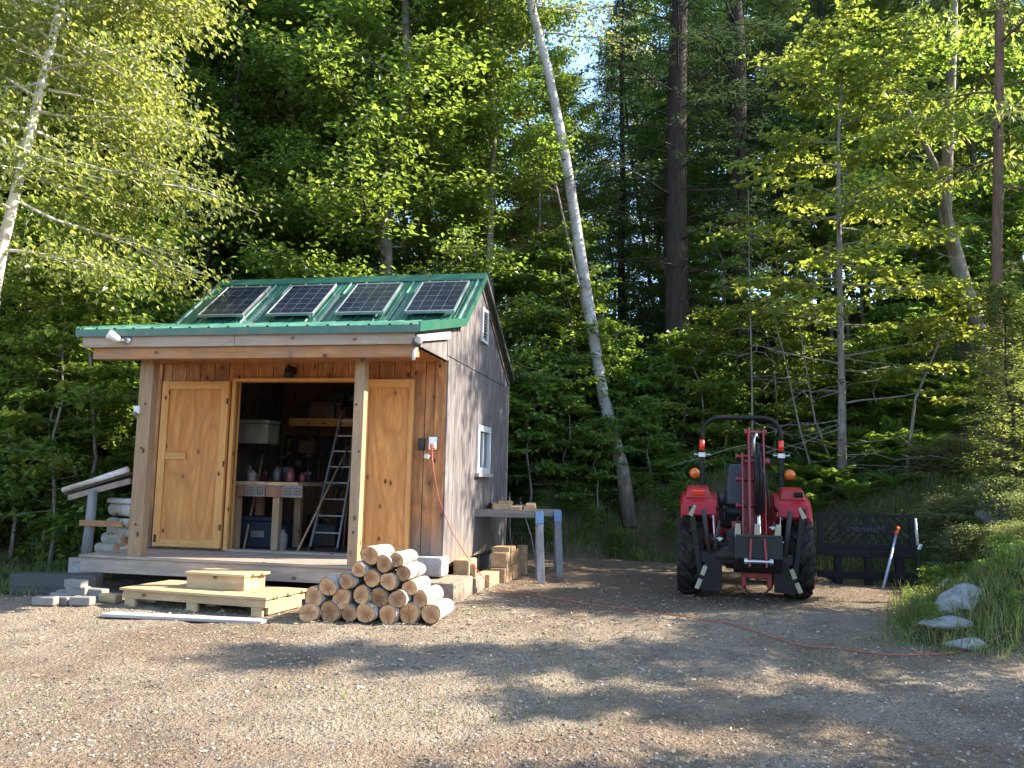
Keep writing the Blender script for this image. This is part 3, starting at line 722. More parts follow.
# ------------------------------------------------------------------ the forest: prototypes first, then every tree its own object
def proto(name, label, cat, group=None): return thing(name, label, cat, (0, 0, 0), 0, group)
USED = {}
def plant(key, x, y, scale, rz, label=None, sink=.08):
    root, mk = PROTOS[key]
    loc = (x, y, gz(x, y) - sink)
    if not USED.get(key):
        USED[key] = 1; root.location = loc; root.rotation_euler = (0, 0, rz); root.scale = (scale,) * 3
        if label: root['label'] = label
        return root
    return dup(root, loc, rz, label, scale)
PROTOS = {}
WOODG = 'broadleaf trees massed in the woods'
r_ = proto('maple_tree', 'tall leafy broadleaf tree massed in the woods behind the clearing', 'tree', WOODG); PROTOS['mapleA'] = (r_, 0)
broadleaf(r_, 101, straight(15, .5, 1), .15, M['bark'], M['lf_maple'], lo=.06, nbr=62, blen=3.1, up=.3, per=74, side=8, spread=.18, leaf_l=.118, leaf_w=.088)
r_ = proto('maple_tree', 'tall leafy broadleaf tree massed in the woods behind the clearing', 'tree', WOODG); PROTOS['mapleB'] = (r_, 0)
broadleaf(r_, 102, straight(17, .6, 2), .13, M['bark_gy'], M['lf_maple'], lo=.12, nbr=60, blen=2.9, up=.42, per=74, side=8, spread=.17, leaf_l=.112, leaf_w=.085)
r_ = proto('maple_tree', 'tall leafy broadleaf tree massed in the woods behind the clearing', 'tree', WOODG); PROTOS['mapleC'] = (r_, 0)
p0 = straight(14, .5, 3)
broadleaf(r_, 103, p0, .11, M['bark_dk'], M['lf_maple'], lo=.14, nbr=68, blen=2.7, up=.5, per=68, side=8, spread=.17, leaf_l=.112, leaf_w=.083,
          extra=[([(0.1, 0, .3), (.7, .3, 4), (1.2, .5, 8), (1.5, .6, 13)], .09), ([(-.1, .1, .2), (-.5, -.2, 4), (-1.3, -.5, 8), (-1.9, -.8, 12)], .085), ([(0, -.1, .3), (.1, -.6, 4), (.2, -1.2, 8), (.5, -1.5, 12)], .08)])
r_ = proto('birch_tree', 'slim pale stemmed birch standing in the woods', 'tree', 'birches in the woods'); PROTOS['birch'] = (r_, 0)
broadleaf(r_, 104, straight(16, .6, 4), .11, M['birch_tree'], M['lf_birch'], lo=.2, nbr=64, blen=2.4, up=.5, per=60, side=7, spread=.15, leaf_l=.085, leaf_w=.06, droop=.6)
r_ = proto('hemlock_tree', 'dark evergreen hemlock standing in the woods', 'tree', 'evergreens in the woods'); PROTOS['hemlock'] = (r_, 0)
conifer(r_, 105, 19, .24, lo=.16, nbr=150, blen=2.9, dead=60, frond=(.13,.034), per=26)
r_ = proto('fir_tree', 'dark narrow evergreen fir standing in the woods', 'tree', 'evergreens in the woods'); PROTOS['fir'] = (r_, 0)
conifer(r_, 106, 14, .16, lo=.04, nbr=170, blen=2.3, dead=20, side=11, frond=(.19,.07), per=16)
SAPG = 'understorey saplings among the trees'
SAPL = 'leafy understorey sapling growing among the trees at the edge of the woods'
for i, (H, nb, bl) in enumerate(((3.6, 22, 1.15), (2.4, 18, .9), (5.2, 28, 1.5))):
    r_ = proto('maple_sapling', SAPL, 'sapling', SAPG); PROTOS['sap%d' % i] = (r_, 0)
    broadleaf(r_, 110 + i, straight(H, .35, 10 + i), .022 + .006 * i, M['bark_gy'], M['lf_sap'], lo=.12, nbr=nb, blen=bl, up=.15, per=26, side=6, spread=.09, leaf_l=.115, leaf_w=.09, flat=.35, droop=.2)
r_ = proto('leafy_bush', 'low leafy bush on the forest floor', 'bush', 'bushes on the forest floor'); PROTOS['bush'] = (r_, 0)
broadleaf(r_, 115, straight(.9, .15, 20, 4), .015, M['bark_gy'], M['lf_sap'], lo=.02, nbr=30, blen=.75, up=.5, per=26, side=5, spread=.08, leaf_l=.085, leaf_w=.06, flat=.7)
r_ = proto('fir_sapling', 'small dark fir sapling under the trees', 'sapling', 'young firs under the trees'); PROTOS['firsap'] = (r_, 0)
conifer(r_, 116, 3.2, .035, lo=.03, nbr=60, blen=.95, dead=0, frond=(.10, .035), side=9, per=16)

rf = random.Random(77)
NOGO = []       # keep the sightlines to chosen trunks open
def spot_ok(x, y, r=1.2): return all(math.hypot(x - a, y - b) > r + c for a, b, c in NOGO)
rows = [  # kinds, y range, bearing range (x/y), count
    (('mapleA', 'mapleB', 'mapleC', 'mapleA'), (16.5, 20), (-.78, -.02), 13),
    (('mapleA', 'mapleB', 'birch', 'mapleC'), (20.5, 27), (-.80, .1), 9),
    (('mapleB', 'hemlock', 'mapleA', 'birch', 'mapleC'), (23.5, 29), (.0, .62), 11),
    (('mapleA', 'birch', 'mapleB', 'hemlock', 'birch'), (29, 42), (-.76, .62), 15),
]
for kinds, (y0, y1), (b0, b1), n in rows:
    for i in range(n):
        for _ in range(20):
            y = rf.uniform(y0, y1); b = b0 + (b1 - b0) * (i + rf.uniform(.1, .9)) / n; x = b * y
            if spot_ok(x, y): break
        NOGO.append((x, y, 0.3))
        k = kinds[i % len(kinds)]
        if rf.random() < .25: k = rf.choice(kinds)
        s_ = rf.uniform(.85, 1.2); bb = x / y
        if y > 19 and (abs(bb - .055) < .075 or abs(bb + .41) < .06): s_ *= .5      # younger trees leave gaps of sky
        plant(k, x, y, s_, rf.uniform(0, 6.28))
for i, b in enumerate((.06, .13, .19, .26, .32, .38, .44, .50, .56)):      # younger trees filling the wood behind the tractor
    y = 20.3 + (i * 1.7) % 2.9; plant(('mapleB', 'hemlock', 'mapleA')[i % 3], b * y, y, rf.uniform(.5, .64), rf.uniform(0, 6.28))
for x, y, k, s in ((13.5, 19.5, 'mapleA', .7), (16.5, 22, 'mapleB', .75), (15.5, 26, 'hemlock', .7), (19, 26, 'mapleA', .8), (20, 21, 'mapleC', .7), (23, 28, 'mapleB', .8), (18, 31, 'mapleA', .9), (14, 16.2, 'sap2', 1.0), (16, 17.5, 'sap0', 1.2), (13, 14.8, 'bush', 1.3), (11.5, 13.5, 'bush', 1.2), (19, 16.5, 'mapleC', .36), (23, 19, 'mapleB', .5)):
    plant(k, x, y, s, rf.uniform(0, 6.28))
# left edge of the clearing
for k, x, y, s in (('mapleA', -9.6, 13.8, .9), ('mapleB', -12.5, 12.0, 1.0), ('mapleC', -7.0, 16.2, .95), ('birch', -11.0, 16.5, 1.0), ('mapleA', -13.5, 16.5, 1.0), ('mapleB', -5.9, 17.6, .9)):
    plant(k, x, y, s, rf.uniform(0, 6.28))
# understorey on the left and behind the shed
for i in range(34):
    y = rf.uniform(11.6, 16.5); x = -y * rf.uniform(.43, .78)
    if outside(np.array([x]), np.array([y]))[0] > .6: plant(rf.choice(('sap0', 'sap1', 'sap0', 'sap2', 'bush')), x, y, rf.uniform(.7, 1.15), rf.uniform(0, 6.28))
for i in range(48):
    y = rf.uniform(16.4, 24); x = y * (rf.uniform(-.45, .30) if y < 19 else rf.uniform(-.45, .62))
    plant(rf.choice(('sap0', 'sap1', 'sap2', 'sap1', 'bush')), x, y, rf.uniform(.8, 1.2), rf.uniform(0, 6.28))
for i in range(9):
    x, y = rf.uniform(.2, 2.2), rf.uniform(16.5, 17.6)
    plant(rf.choice(('sap0', 'sap1', 'bush', 'bush')), x - .6, y, rf.uniform(.6, .95), rf.uniform(0, 6.28))

# ------------------------------------------------------------------ trees one can tell apart
def hero(name, label, x, y, rz=0.0):
    o = thing(name, label, 'tree', (x, y, gz(x, y) - .1), rz); return o
def local(o, p): return Vector(p) - o.location

# the big birch leaning in from the left edge
a = at(2, 250, 9.6); b = at(62, 0, 10.0); base = Vector((a.x - (b.x - a.x) * a.z / (b.z - a.z) * .75, 9.4, 0))
t_ = hero('birch_tree', 'white birch leaning in from the left with a bright drooping crown', base.x, base.y)
pth = [local(t_, base)] + [local(t_, p) for p in (a * .55 + base * .45, a, a.lerp(b, .5), b, b + (b - a) * .7, b + (b - a) * 1.3)]
broadleaf(t_, 201, pth, .078, M['birch'], M['lf_birch'], lo=.33, nbr=76, blen=2.4, up=.22, per=72, side=9, spread=.17, leaf_l=.078, leaf_w=.06, droop=.75, flat=.9, lens=lambda f: .9 - .3 * f, r1=.4)
# the long leaning birch in the middle
pts = [at(p[0], p[1], 15.9) for p in ((628, 487), (603, 395), (583, 270), (566, 160), (548, 70), (530, 0), (512, -80), (490, -170))]
t_ = hero('birch_tree', 'long pale birch trunk leaning left above the dirt bank', pts[0].x, pts[0].y)
pts[0].z = gz(pts[0].x, pts[0].y) - .1
broadleaf(t_, 202, [local(t_, p) for p in pts], .115, M['birch_tree'], M['lf_birch'], lo=.62, nbr=26, blen=2.2, up=.4, per=34, side=7, spread=.14, leaf_l=.085, leaf_w=.06, droop=.5, r1=.6)
# the dead thin stem crossing it
t_ = hero('dead_tree', 'thin bare dead stem slanting beside the leaning birch', at(612, 412, 16.4).x, 16.4)
pts = [at(612, 475, 16.4), at(600, 385, 16.4), at(582, 300, 16.4), at(566, 230, 16.4), at(555, 180, 16.4)]; pts[0].z = gz(pts[0].x, pts[0].y) - .1
broadleaf(t_, 203, [local(t_, p) for p in pts], .05, M['bark_gy'], M['lf_maple'], lo=.5, nbr=6, blen=.7, leaf_from=2.0, r1=.35, dead=8)
# broken stump in front of the birch foot
t_ = hero('tree_stump', 'broken pale stump stub at the foot of the leaning birch', at(634, 470, 15.3).x, 15.3)
pts = [at(630, 497, 15.3), at(623, 470, 15.3), at(615, 441, 15.3)]; pts[0].z = gz(pts[0].x, pts[0].y) - .1
mb = MB(); mb.tube([local(t_, p) for p in pts], [.15, .13, .12], 14, jit=.1); mb.build('trunk', M['bark'], t_, smooth=True)
t_['category'] = 'stump'
# two big hemlock trunks
for px, py0, Y, r, lab, sd in ((676, 480, 17.6, .30, 'big straight dark hemlock trunk left of the tractor roll bar', 204), (737, 430, 19.5, .31, 'second dark hemlock trunk standing behind the tractor', 205)):
    p = at(px, py0, Y); t_ = hero('hemlock_tree', lab, p.x, Y)
    conifer(t_, sd, 21, r, lo=.2, nbr=110, blen=3.0, dead=110, per=24, side=12, frond=(.13,.034))
# young maple with yellow green layered leaves
pts = [at(842, 492, 14.8), at(842, 400, 14.8), at(840, 300, 14.8), at(839, 220, 14.9), at(838, 150, 15.0), at(842, 70, 15.0), at(846, 20, 15)]
t_ = hero('young_maple', 'slender young maple with layered yellow green leaves right of the tractor', pts[0].x, pts[0].y); pts[0].z = gz(pts[0].x, pts[0].y) - .1
broadleaf(t_, 206, [local(t_, p) for p in pts], .075, M['bark_gy'], M['lf_yellow'], lo=.16, nbr=50, blen=2.1, up=.12, per=24, side=7, spread=.09, leaf_l=.13, leaf_w=.105, droop=.15, flat=.22, dead=10,
          lens=lambda f: .8 + .5 * f if f < .4 else 1.25 - .8 * f, r1=.12, leaf_from=.24, hi=.93, taper=1.0)
# orange tinted sapling spray further right
pts = [at(905, 470, 14.6), at(915, 400, 14.6), at(940, 340, 14.6), at(968, 300, 14.6)]
t_ = hero('young_maple', 'leaning maple sapling with orange tinged leaf sprays above the ferns', pts[0].x, pts[0].y); pts[0].z = gz(pts[0].x, pts[0].y) - .1
broadleaf(t_, 207, [local(t_, p) for p in pts], .03, M['bark_gy'], M['lf_yellow'], lo=.3, nbr=14, blen=1.0, up=.1, per=22, side=6, spread=.08, leaf_l=.12, leaf_w=.095, droop=.15, flat=.22)
# leaning forked trunk at the right
pts = [at(985, 345, 15.6), at(965, 290, 15.6), at(945, 215, 15.6), at(948, 140, 15.6), at(952, 60, 15.6), at(955, -40, 15.6)]
foot = Vector((pts[0].x + .25, 15.6, 0)); foot.z = gz(foot.x, 15.6) - .1
t_ = hero('leaning_tree', 'grey mottled trunk leaning left with a bare forked limb', foot.x, 15.6)
fork = [at(962, 285, 15.6), at(935, 165, 15.4), at(905, 105, 15.2), at(882, 55, 15.1)]
broadleaf(t_, 208, [local(t_, p) for p in [foot] + pts], .17, M['bark_gy'], M['lf_sap'], lo=.55, nbr=24, blen=1.9, up=.3, per=26, side=6, spread=.13, leaf_l=.12, leaf_w=.09, droop=.35,
          extra=[([local(t_, p) for p in fork], .075)], dead=14, r1=.4)
# straight slim trunk at the right edge with hanging leaf sprays
pts = [at(997, 440, 13.6), at(997, 300, 13.6), at(998, 150, 13.6), at(1000, 0, 13.6), at(1003, -150, 13.6), at(1006, -260, 13.6)]; pts[0].z = gz(pts[0].x, 13.6) - .1
t_ = hero('ash_tree', 'straight brown trunk at the right with drooping sunlit leaf sprays', pts[0].x, 13.6)
broadleaf(t_, 209, [local(t_, p) for p in pts], .095, M['bark_bn'], M['lf_birch'], lo=.32, nbr=34, blen=2.3, up=.1, per=22, side=6, spread=.12, leaf_l=.16, leaf_w=.06, droop=.75, flat=.7, r1=.5, lens=lambda f: .9)
# spruce and shrubs on the bank
x, y = at(1016, 480, 12.6).x, 12.6
t_ = hero('spruce_sapling', 'young bluish spruce at the right edge of the bank', x, y); conifer(t_, 210, 3.3, .04, lo=.02, nbr=70, blen=.85, dead=0, frond=(.10, .035), side=10, per=18, droop=.1, leaf_m=M['lf_ever'])
SHR = 'scrubby low shrubs on the bank'
r_ = proto('scrub_shrub', 'scrubby dry tipped shrub growing on the bank above the rocks', 'shrub', SHR); PROTOS['shrub'] = (r_, 0)
broadleaf(r_, 117, straight(.8, .2, 30, 4), .014, M['bark_gy'], M['lf_ever'], lo=.02, nbr=34, blen=.75, up=.35, per=34, side=6, spread=.06, leaf_l=.045, leaf_w=.03, flat=.6, droop=.1)
for px, Y, s in ((968, 11.8, .7), (1000, 12.2, .8), (950, 12.8, .8), (1035, 11.2, .7), (930, 14.4, .8), (1015, 10.6, .5), (960, 14.2, .9), (1050, 12.4, .8)):
    plant('shrub', at(px, 480, Y).x, Y, s, rf.uniform(0, 6.28))
# more saplings behind the tractor and along the dirt bank
for px, Y, k, s in ((600, 16.8, 'sap0', .9), (598, 15.4, 'sap1', .75), (650, 15.5, 'sap1', .7), (566, 15.6, 'sap0', .75), (648, 16.8, 'sap1', 1.0), (575, 16.4, 'sap0', 1.0), (545, 17.2, 'sap2', .9), (700, 16.2, 'sap0', .9), (725, 15.8, 'sap1', .8), (775, 16.4, 'sap0', 1.0), (540, 17.0, 'sap2', 1.0),
                    (530, 15.4, 'sap1', 1.0), (880, 16.5, 'sap1', .9), (810, 17.0, 'sap0', .8), (700, 18, 'sap1', 1.2), (640, 18.2, 'firsap', 1.2), (600, 18.5, 'sap0', 1.1)):
    plant(k, at(px, 480, Y).x, Y, s, rf.uniform(0, 6.28))
for px, Y, k, s in ((962, 18.6, 'sap1', .9), (920, 18.2, 'bush', 1.2), (1020, 19.2, 'sap0', .8), (955, 19.0, 'sap1', 1.0), (850, 19.2, 'sap2', 1.25), (868, 20.0, 'sap2', 1.3), (835, 20.5, 'sap2', 1.4), (895, 18.6, 'bush', 1.3), (870, 18.2, 'bush', 1.1), (1000, 18.4, 'bush', 1.1)):
    plant(k, at(px, 480, Y).x, Y, s, rf.uniform(0, 6.28))
# bare leaning whips right of the tractor
for pp, lab in (([(817, 505), (800, 430), (783, 350), (765, 290)], 'thin bare whip stem leaning left behind the tractor'), ([(838, 495), (815, 420), (800, 330), (775, 260)], 'thin bare stem bending left of the young maple'),
                ([(752, 430), (752, 380), (750, 300), (748, 190)], 'thin upright bare stem just above the roll bar')):
    pts = [at(p[0], p[1], 15.2) for p in pp]; t_ = hero('bare_sapling', lab, pts[0].x, 15.2); pts[0].z = gz(pts[0].x, 15.2) - .05
    t_['category'] = 'sapling'
    broadleaf(t_, 220 + pp[0][0], [local(t_, p) for p in pts], .022, M['bark_gy'], M['lf_sap'], lo=.55, nbr=6, blen=.9, per=6, side=4, spread=.1, r1=.3, dead=10)

# ferns
def fern_proto():
    root = thing('fern', 'green fern with arching fronds in the bed on the slope', 'fern', group='ferns on the slope'); lv = Leaves(300); rg = random.Random(300); tb = MB()
    for i in range(11):
        az = i * 2.399; L = rg.uniform(.55, .9); el = rg.uniform(.85, 1.3); pts = []
        for k in range(7):
            t = k / 6; r = L * (math.cos(el) * t + .28 * t * t); z = L * (math.sin(el) * t - .38 * t * t)
            pts.append(Vector((math.cos(az) * r, math.sin(az) * r, z)))
        tb.tube(pts, [.005] * 7, 4, cap=False)
        for k in range(34):
            t = .10 + .90 * k / 34; p = lerp_path(pts, t); q = lerp_path(pts, min(1, t + .05)); d = (q - p).normalized() if (q - p).length > 1e-6 else Vector((0, 0, 1))
            sd = Vector((-math.sin(az), math.cos(az), 0)); nn = np.array([d.cross(sd)]); nn = nn if nn[0, 2] > 0 else -nn; w = .13 * math.sin(math.pi * min(1, .15 + t * .85)) + .02
            for sg in (-1, 1):
                lv.P.append(np.array([p])); lv.D.append(nrm(np.array([sd * sg + d * .35 + Vector((0, 0, rg.uniform(-.25, .05)))]))); lv.N.append(nn + np.array([[rg.uniform(-.2, .2), rg.uniform(-.2, .2), 0]])); lv.L.append(np.array([w])); lv.W.append(np.array([.026]))
    tb.build('stalk', M['lf_fern'], root); lv.build('frond', M['lf_fern'], root)
    return root
PROTOS['fern'] = (fern_proto(), 0)
for i in range(130):
    y = rf.uniform(14.3, 18.8); x = y * rf.uniform(.32, .54)
    if outside(np.array([x]), np.array([y]))[0] > .7: plant('fern', x, y, rf.uniform(.75, 1.3), rf.uniform(0, 6.28), sink=0)
r_ = proto('leafy_weed', 'small leafy weed sprouting on the dirt bank', 'weed', 'weeds on the bank'); PROTOS['weed'] = (r_, 0)
broadleaf(r_, 118, straight(.55, .1, 31, 4), .006, M['lf_sap'], M['lf_sap'], lo=.05, nbr=16, blen=.22, up=.4, per=12, side=3, spread=.03, leaf_l=.07, leaf_w=.035)
for i in range(120):
    if i < 34: x, y = rf.uniform(.2, 4.0), rf.uniform(14.7, 16.4)
    else:
        y = rf.uniform(7.4, 13.0); x = rf.uniform(3.6, 8.0)
    if outside(np.array([x]), np.array([y]))[0] > .1: plant('weed', x, y, rf.uniform(.5, 1.1) if i < 34 else rf.uniform(.22, .6), rf.uniform(0, 6.28), sink=.02)
# dead rusty brown fir boughs behind the roof ridge
t_ = hero('dead_fir', 'dead fir with rusty brown needles behind the shed roof ridge', at(535, 200, 17.6).x, 17.6)
conifer(t_, 230, 8.2, .07, lo=.42, nbr=26, blen=1.3, dead=26, leaf_m=M['lf_dead'], bark_m=M['bark_gy'], side=6, per=9, droop=.5)

# woods east of the clearing, out of the frame: they throw the dappled shade
EASTG = 'trees at the east side of the clearing'
r_ = proto('maple_tree', 'thin crowned tree at the east side of the clearing', 'tree', EASTG); PROTOS['sparse'] = (r_, 0)
broadleaf(r_, 119, straight(15, .5, 41), .12, M['bark'], M['lf_maple'], lo=.3, nbr=52, blen=2.6, up=.4, per=60, side=6, spread=.17, leaf_l=.14, leaf_w=.10)
r_ = proto('maple_tree', 'bushy low maple at the east side of the clearing', 'tree', EASTG); PROTOS['eastmaple'] = (r_, 0)
broadleaf(r_, 120, straight(7, .3, 42), .09, M['bark'], M['lf_maple'], lo=.64, nbr=52, blen=2.1, up=.35, per=40, side=7, spread=.16, leaf_l=.13, leaf_w=.10)
for k, x, y, s in (('eastmaple', 9.6, 10.9, .76), ('eastmaple', 10.2, 8.7, .74), ('sparse', 9.6, 13.5, .55), ('sparse', 8.2, 7.6, .45), ('sparse', 7.6, 6.1, .36), ('eastmaple', 7.2, 5.3, .5), ('sparse', 7.0, 4.5, .42)):
    plant(k, x, y, s, rf.uniform(0, 6.28))
for key, (root, _) in PROTOS.items():       # a kind that ended up unused does not stay at the origin
    if not USED.get(key):
        for ch in list(root.children): bpy.data.objects.remove(ch)
        bpy.data.objects.remove(root)
# ------------------------------------------------------------------ the shed: local x along its front (0 at the right roof edge), y to the back
YAW = .2015; OX, OY = -.9923, 8.5945
cy_, sy_ = math.cos(YAW), math.sin(YAW)
def W(u, v, z=0.0): return Vector((OX + cy_ * u + sy_ * v, OY - sy_ * u + cy_ * v, z))
ZD = .40
shed = thing('shed', 'small wooden shed with green metal roof, porch and open plank doors', 'shed', (OX, OY, 0), -YAW)
ROOF = [(0.0, 2.90), (1.80, 3.29), (2.86, 4.11), (4.90, 2.93)]
UL, UR = -3.90, -.045; VF, VB = 1.34, 4.84
def roof_z(v):
    for (a, za), (b, zb) in zip(ROOF, ROOF[1:]):
        if v <= b: return za + (zb - za) * (v - a) / (b - a)
    return ROOF[-1][1]

# boards along a wall, grooves between them are part of the wall's own mesh
def board_wall(mb, axis, a, b, fixed, out, zlo, zhi, step=.2, holes=(), th=.022):
    """boards from a to b along axis ('x' or 'y'); zlo/zhi are numbers or functions of the position"""
    n = max(1, round((b - a) / step)); w = (b - a) / n
    for i in range(n):
        p0, p1 = a + i * w + .005, a + (i + 1) * w - .005
        segs = [(zlo, zhi)]
        for h0, h1, hz0, hz1 in holes:
            if p0 < h1 and p1 > h0:
                if p0 >= h0 - .02 and p1 <= h1 + .02: segs = [(zlo, hz0), (hz1, zhi)]
                else: segs = None; cut = (h0, h1, hz0, hz1)
        pieces = []
        if segs is None:
            h0, h1, hz0, hz1 = cut
            if p0 < h0: pieces.append((p0, h0, zlo, zhi)); q0, q1 = h0, p1
            else: pieces.append((h1, p1, zlo, zhi)); q0, q1 = p0, h1
            pieces += [(q0, q1, zlo, hz0), (q0, q1, hz1, zhi)]
        else: pieces = [(p0, p1, s0, s1) for s0, s1 in segs]
        for q0, q1, s0, s1 in pieces:
            f = lambda s, q: s(q) if callable(s) else s
            za, zb, zc, zd = f(s0, q0), f(s0, q1), f(s1, q1), f(s1, q0)
            if zc - zb < .005 and zd - za < .005: continue
            P = [(q0, za), (q1, zb), (q1, zc), (q0, zd)]
            if axis == 'x': vs = [(x, fixed, z) for x, z in P] + [(x, fixed - out * th, z) for x, z in P]
            else: vs = [(fixed, x, z) for x, z in P] + [(fixed - out * th, x, z) for x, z in P]
            mb.add(vs, [(0, 1, 2, 3), (7, 6, 5, 4), (0, 4, 5, 1), (1, 5, 6, 2), (2, 6, 7, 3), (3, 7, 4, 0)])

DX0, DX1, DZ1 = -2.735, -1.13, 2.47
wall = MB(); board_wall(wall, 'x', UL + .06, UR - .06, VF, -1, ZD + .01, 3.02, .2, [(DX0, DX1, ZD, DZ1)])
fw = wall.build('front_wall', M['siding'], shed)
mb = MB(); mb.span((UL + .06, VF + .025, ZD), (DX0, VF + .04, 3.0)); mb.span((DX1, VF + .025, ZD), (UR - .06, VF + .04, 3.0)); mb.span((DX0 + .002, VF + .025, DZ1), (DX1 - .002, VF + .04, 3.0))
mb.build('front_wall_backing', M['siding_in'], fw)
JZ = 2.78
WX = (2.86, 3.60, 1.43, 2.04)
side = MB(); board_wall(side, 'y', VF - .02, VB, UR, 1, .33, JZ - .006, .205, [WX]); board_wall(side, 'y', VF - .02, VB, UR + .003, 1, JZ + .004, lambda v: max(JZ + .01, roof_z(v) - .035), .205)
sw = side.build('side_wall', M['grey_siding'], shed); sw['label'] = 'grey weathered right gable wall with a small window'
mb = MB(); mb.span((UR - .045, VF, .33), (UR - .025, WX[0], JZ)); mb.span((UR - .045, WX[1], .33), (UR - .025, VB, JZ)); mb.span((UR - .045, WX[0] + .002, .33), (UR - .025, WX[1] - .002, WX[2])); mb.span((UR - .045, WX[0] + .002, WX[3]), (UR - .025, WX[1] - .002, JZ))
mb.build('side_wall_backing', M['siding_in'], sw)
left = MB(); board_wall(left, 'y', VF, VB, UL, -1, .33, lambda v: roof_z(v) - .035, .205)
left.span((UL + .025, VF, .33), (UL + .04, VB, 2.8)); left.build('left_wall', M['grey_siding'], shed)
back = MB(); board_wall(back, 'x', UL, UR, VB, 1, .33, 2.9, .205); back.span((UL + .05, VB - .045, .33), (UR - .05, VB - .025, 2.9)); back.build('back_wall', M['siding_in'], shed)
# side of the porch roof and its gable boards
mb = MB(); mb.prism([(.06, 2.72), (VF - .03, 2.72), (VF - .03, roof_z(VF) - .04), (.06, 2.84)], -UR - .0, -UR + .0 + .02, Matrix(((0, -1, 0, 0), (1, 0, 0, 0), (0, 0, 1, 0), (0, 0, 0, 1))))
pg = mb.build('porch_side_board', M['grey_siding'], shed); pg['label'] = 'grey board closing the right side of the porch roof'
mb = MB(); mb.prism([(.06, 2.72), (VF - .03, 2.72), (VF - .03, roof_z(VF) - .04), (.06, 2.84)], 3.86, 3.88, Matrix(((0, -1, 0, 0), (1, 0, 0, 0), (0, 0, 1, 0), (0, 0, 0, 1))))
mb.build('porch_side_board', M['grey_siding'], shed)
mb = MB(); mb.span((UL + .05, .12, 2.70), (UR - .05, VF - .03, 2.715)); mb.build('porch_ceiling', M['siding'], shed)
# corner boards
for x0, x1, nm in ((UL - .01, UL + .13, 'corner_board'), (UR - .13, UR + .004, 'corner_board')):
    mb = MB(); mb.span((x0, VF - .024, ZD + .01), (x1, VF - .002, 2.70)); o = mb.build(nm, M['siding'], shed, bevel=.004)
mb = MB(); mb.span((UR + .004, VF - .024, .36), (UR + .024, VF + .09, 2.72)); mb.build('corner_board', M['grey_siding'], shed, bevel=.004)
mb = MB(); mb.span((UR - .07, VB + .002, .33), (UR + .022, VB + .03, 2.9)); mb.build('corner_board', M['fascia'], shed, bevel=.003)

# ribbed metal roof
def roof_sheet(name, v0, z0, v1, z1, u0, u1, parent, step=.2286):
    prof = []; u = u0
    k = 0
    while u < u1 - .001:
        nxt = min(u + step, u1)
        prof += [(u, 0), (u + .012, .02), (u + .030, .02), (u + .042, 0)]
        if nxt - u > .2: prof += [(u + .105, 0), (u + .111, .005), (u + .125, .005), (u + .131, 0), (u + .170, 0), (u + .176, .005), (u + .190, .005), (u + .196, 0)]
        u = nxt
    prof.append((u1, 0))
    d = Vector((0, v1 - v0, z1 - z0)).normalized(); nv = Vector((0, -d.z, d.y))
    if nv.z < 0: nv = -nv
    mb = MB(); vs = []; n = len(prof)
    for (v, z) in ((v0, z0), (v1, z1)):
        for pu, ph in prof: vs.append(Vector((pu, v, z)) + nv * ph)
    for (v, z) in ((v0, z0), (v1, z1)):
        for pu, ph in prof: vs.append(Vector((pu, v, z)) + nv * (ph - .004))
    fs = []
    for i in range(n - 1):
        fs += [(i, i + 1, n + i + 1, n + i), (2 * n + i, 3 * n + i, 3 * n + i + 1, 2 * n + i + 1), (i, 2 * n + i, 2 * n + i + 1, i + 1)]
    mb.add(vs, fs)
    return mb.build(name, M['roof'], parent)
UO0, UO1 = -3.96, .03
roof_sheet('porch_roof', -.03, 2.893, 1.82, 3.294, UO0, UO1, shed)
rf1 = roof_sheet('roof', 1.80, 3.30, 2.86, 4.115, UO0, UO1, shed)
roof_sheet('roof', 4.93, 2.915, 2.86, 4.115, UO0, UO1, shed)
mb = MB()   # sheathing under the metal
for (a, za), (b, zb) in zip(ROOF, ROOF[1:]):
    mb.add([(UL - .02, a + (.03 if a == 0 else 0), za - .012), (UR + .03, a + (.03 if a == 0 else 0), za - .012), (UR + .03, b, zb - .012), (UL - .02, b, zb - .012)] + [(UL - .02, a + (.03 if a == 0 else 0), za - .035), (UR + .03, a + (.03 if a == 0 else 0), za - .035), (UR + .03, b, zb - .035), (UL - .02, b, zb - .035)],
           [(0, 1, 2, 3), (7, 6, 5, 4), (0, 4, 5, 1), (1, 5, 6, 2), (2, 6, 7, 3), (3, 7, 4, 0)])
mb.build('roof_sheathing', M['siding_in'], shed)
mb = MB(); mb.prism([(-.12, -.075), (0, .028), (.12, -.062), (.12, -.075), (0, .016), (-.12, -.09)], UO0 - .01, UO1 + .01, Matrix(((0, 1, 0, 0), (1, 0, 0, 2.86), (0, 0, 1, 4.128), (0, 0, 0, 1))))
mb.build('ridge_cap', M['trim_green'], shed)
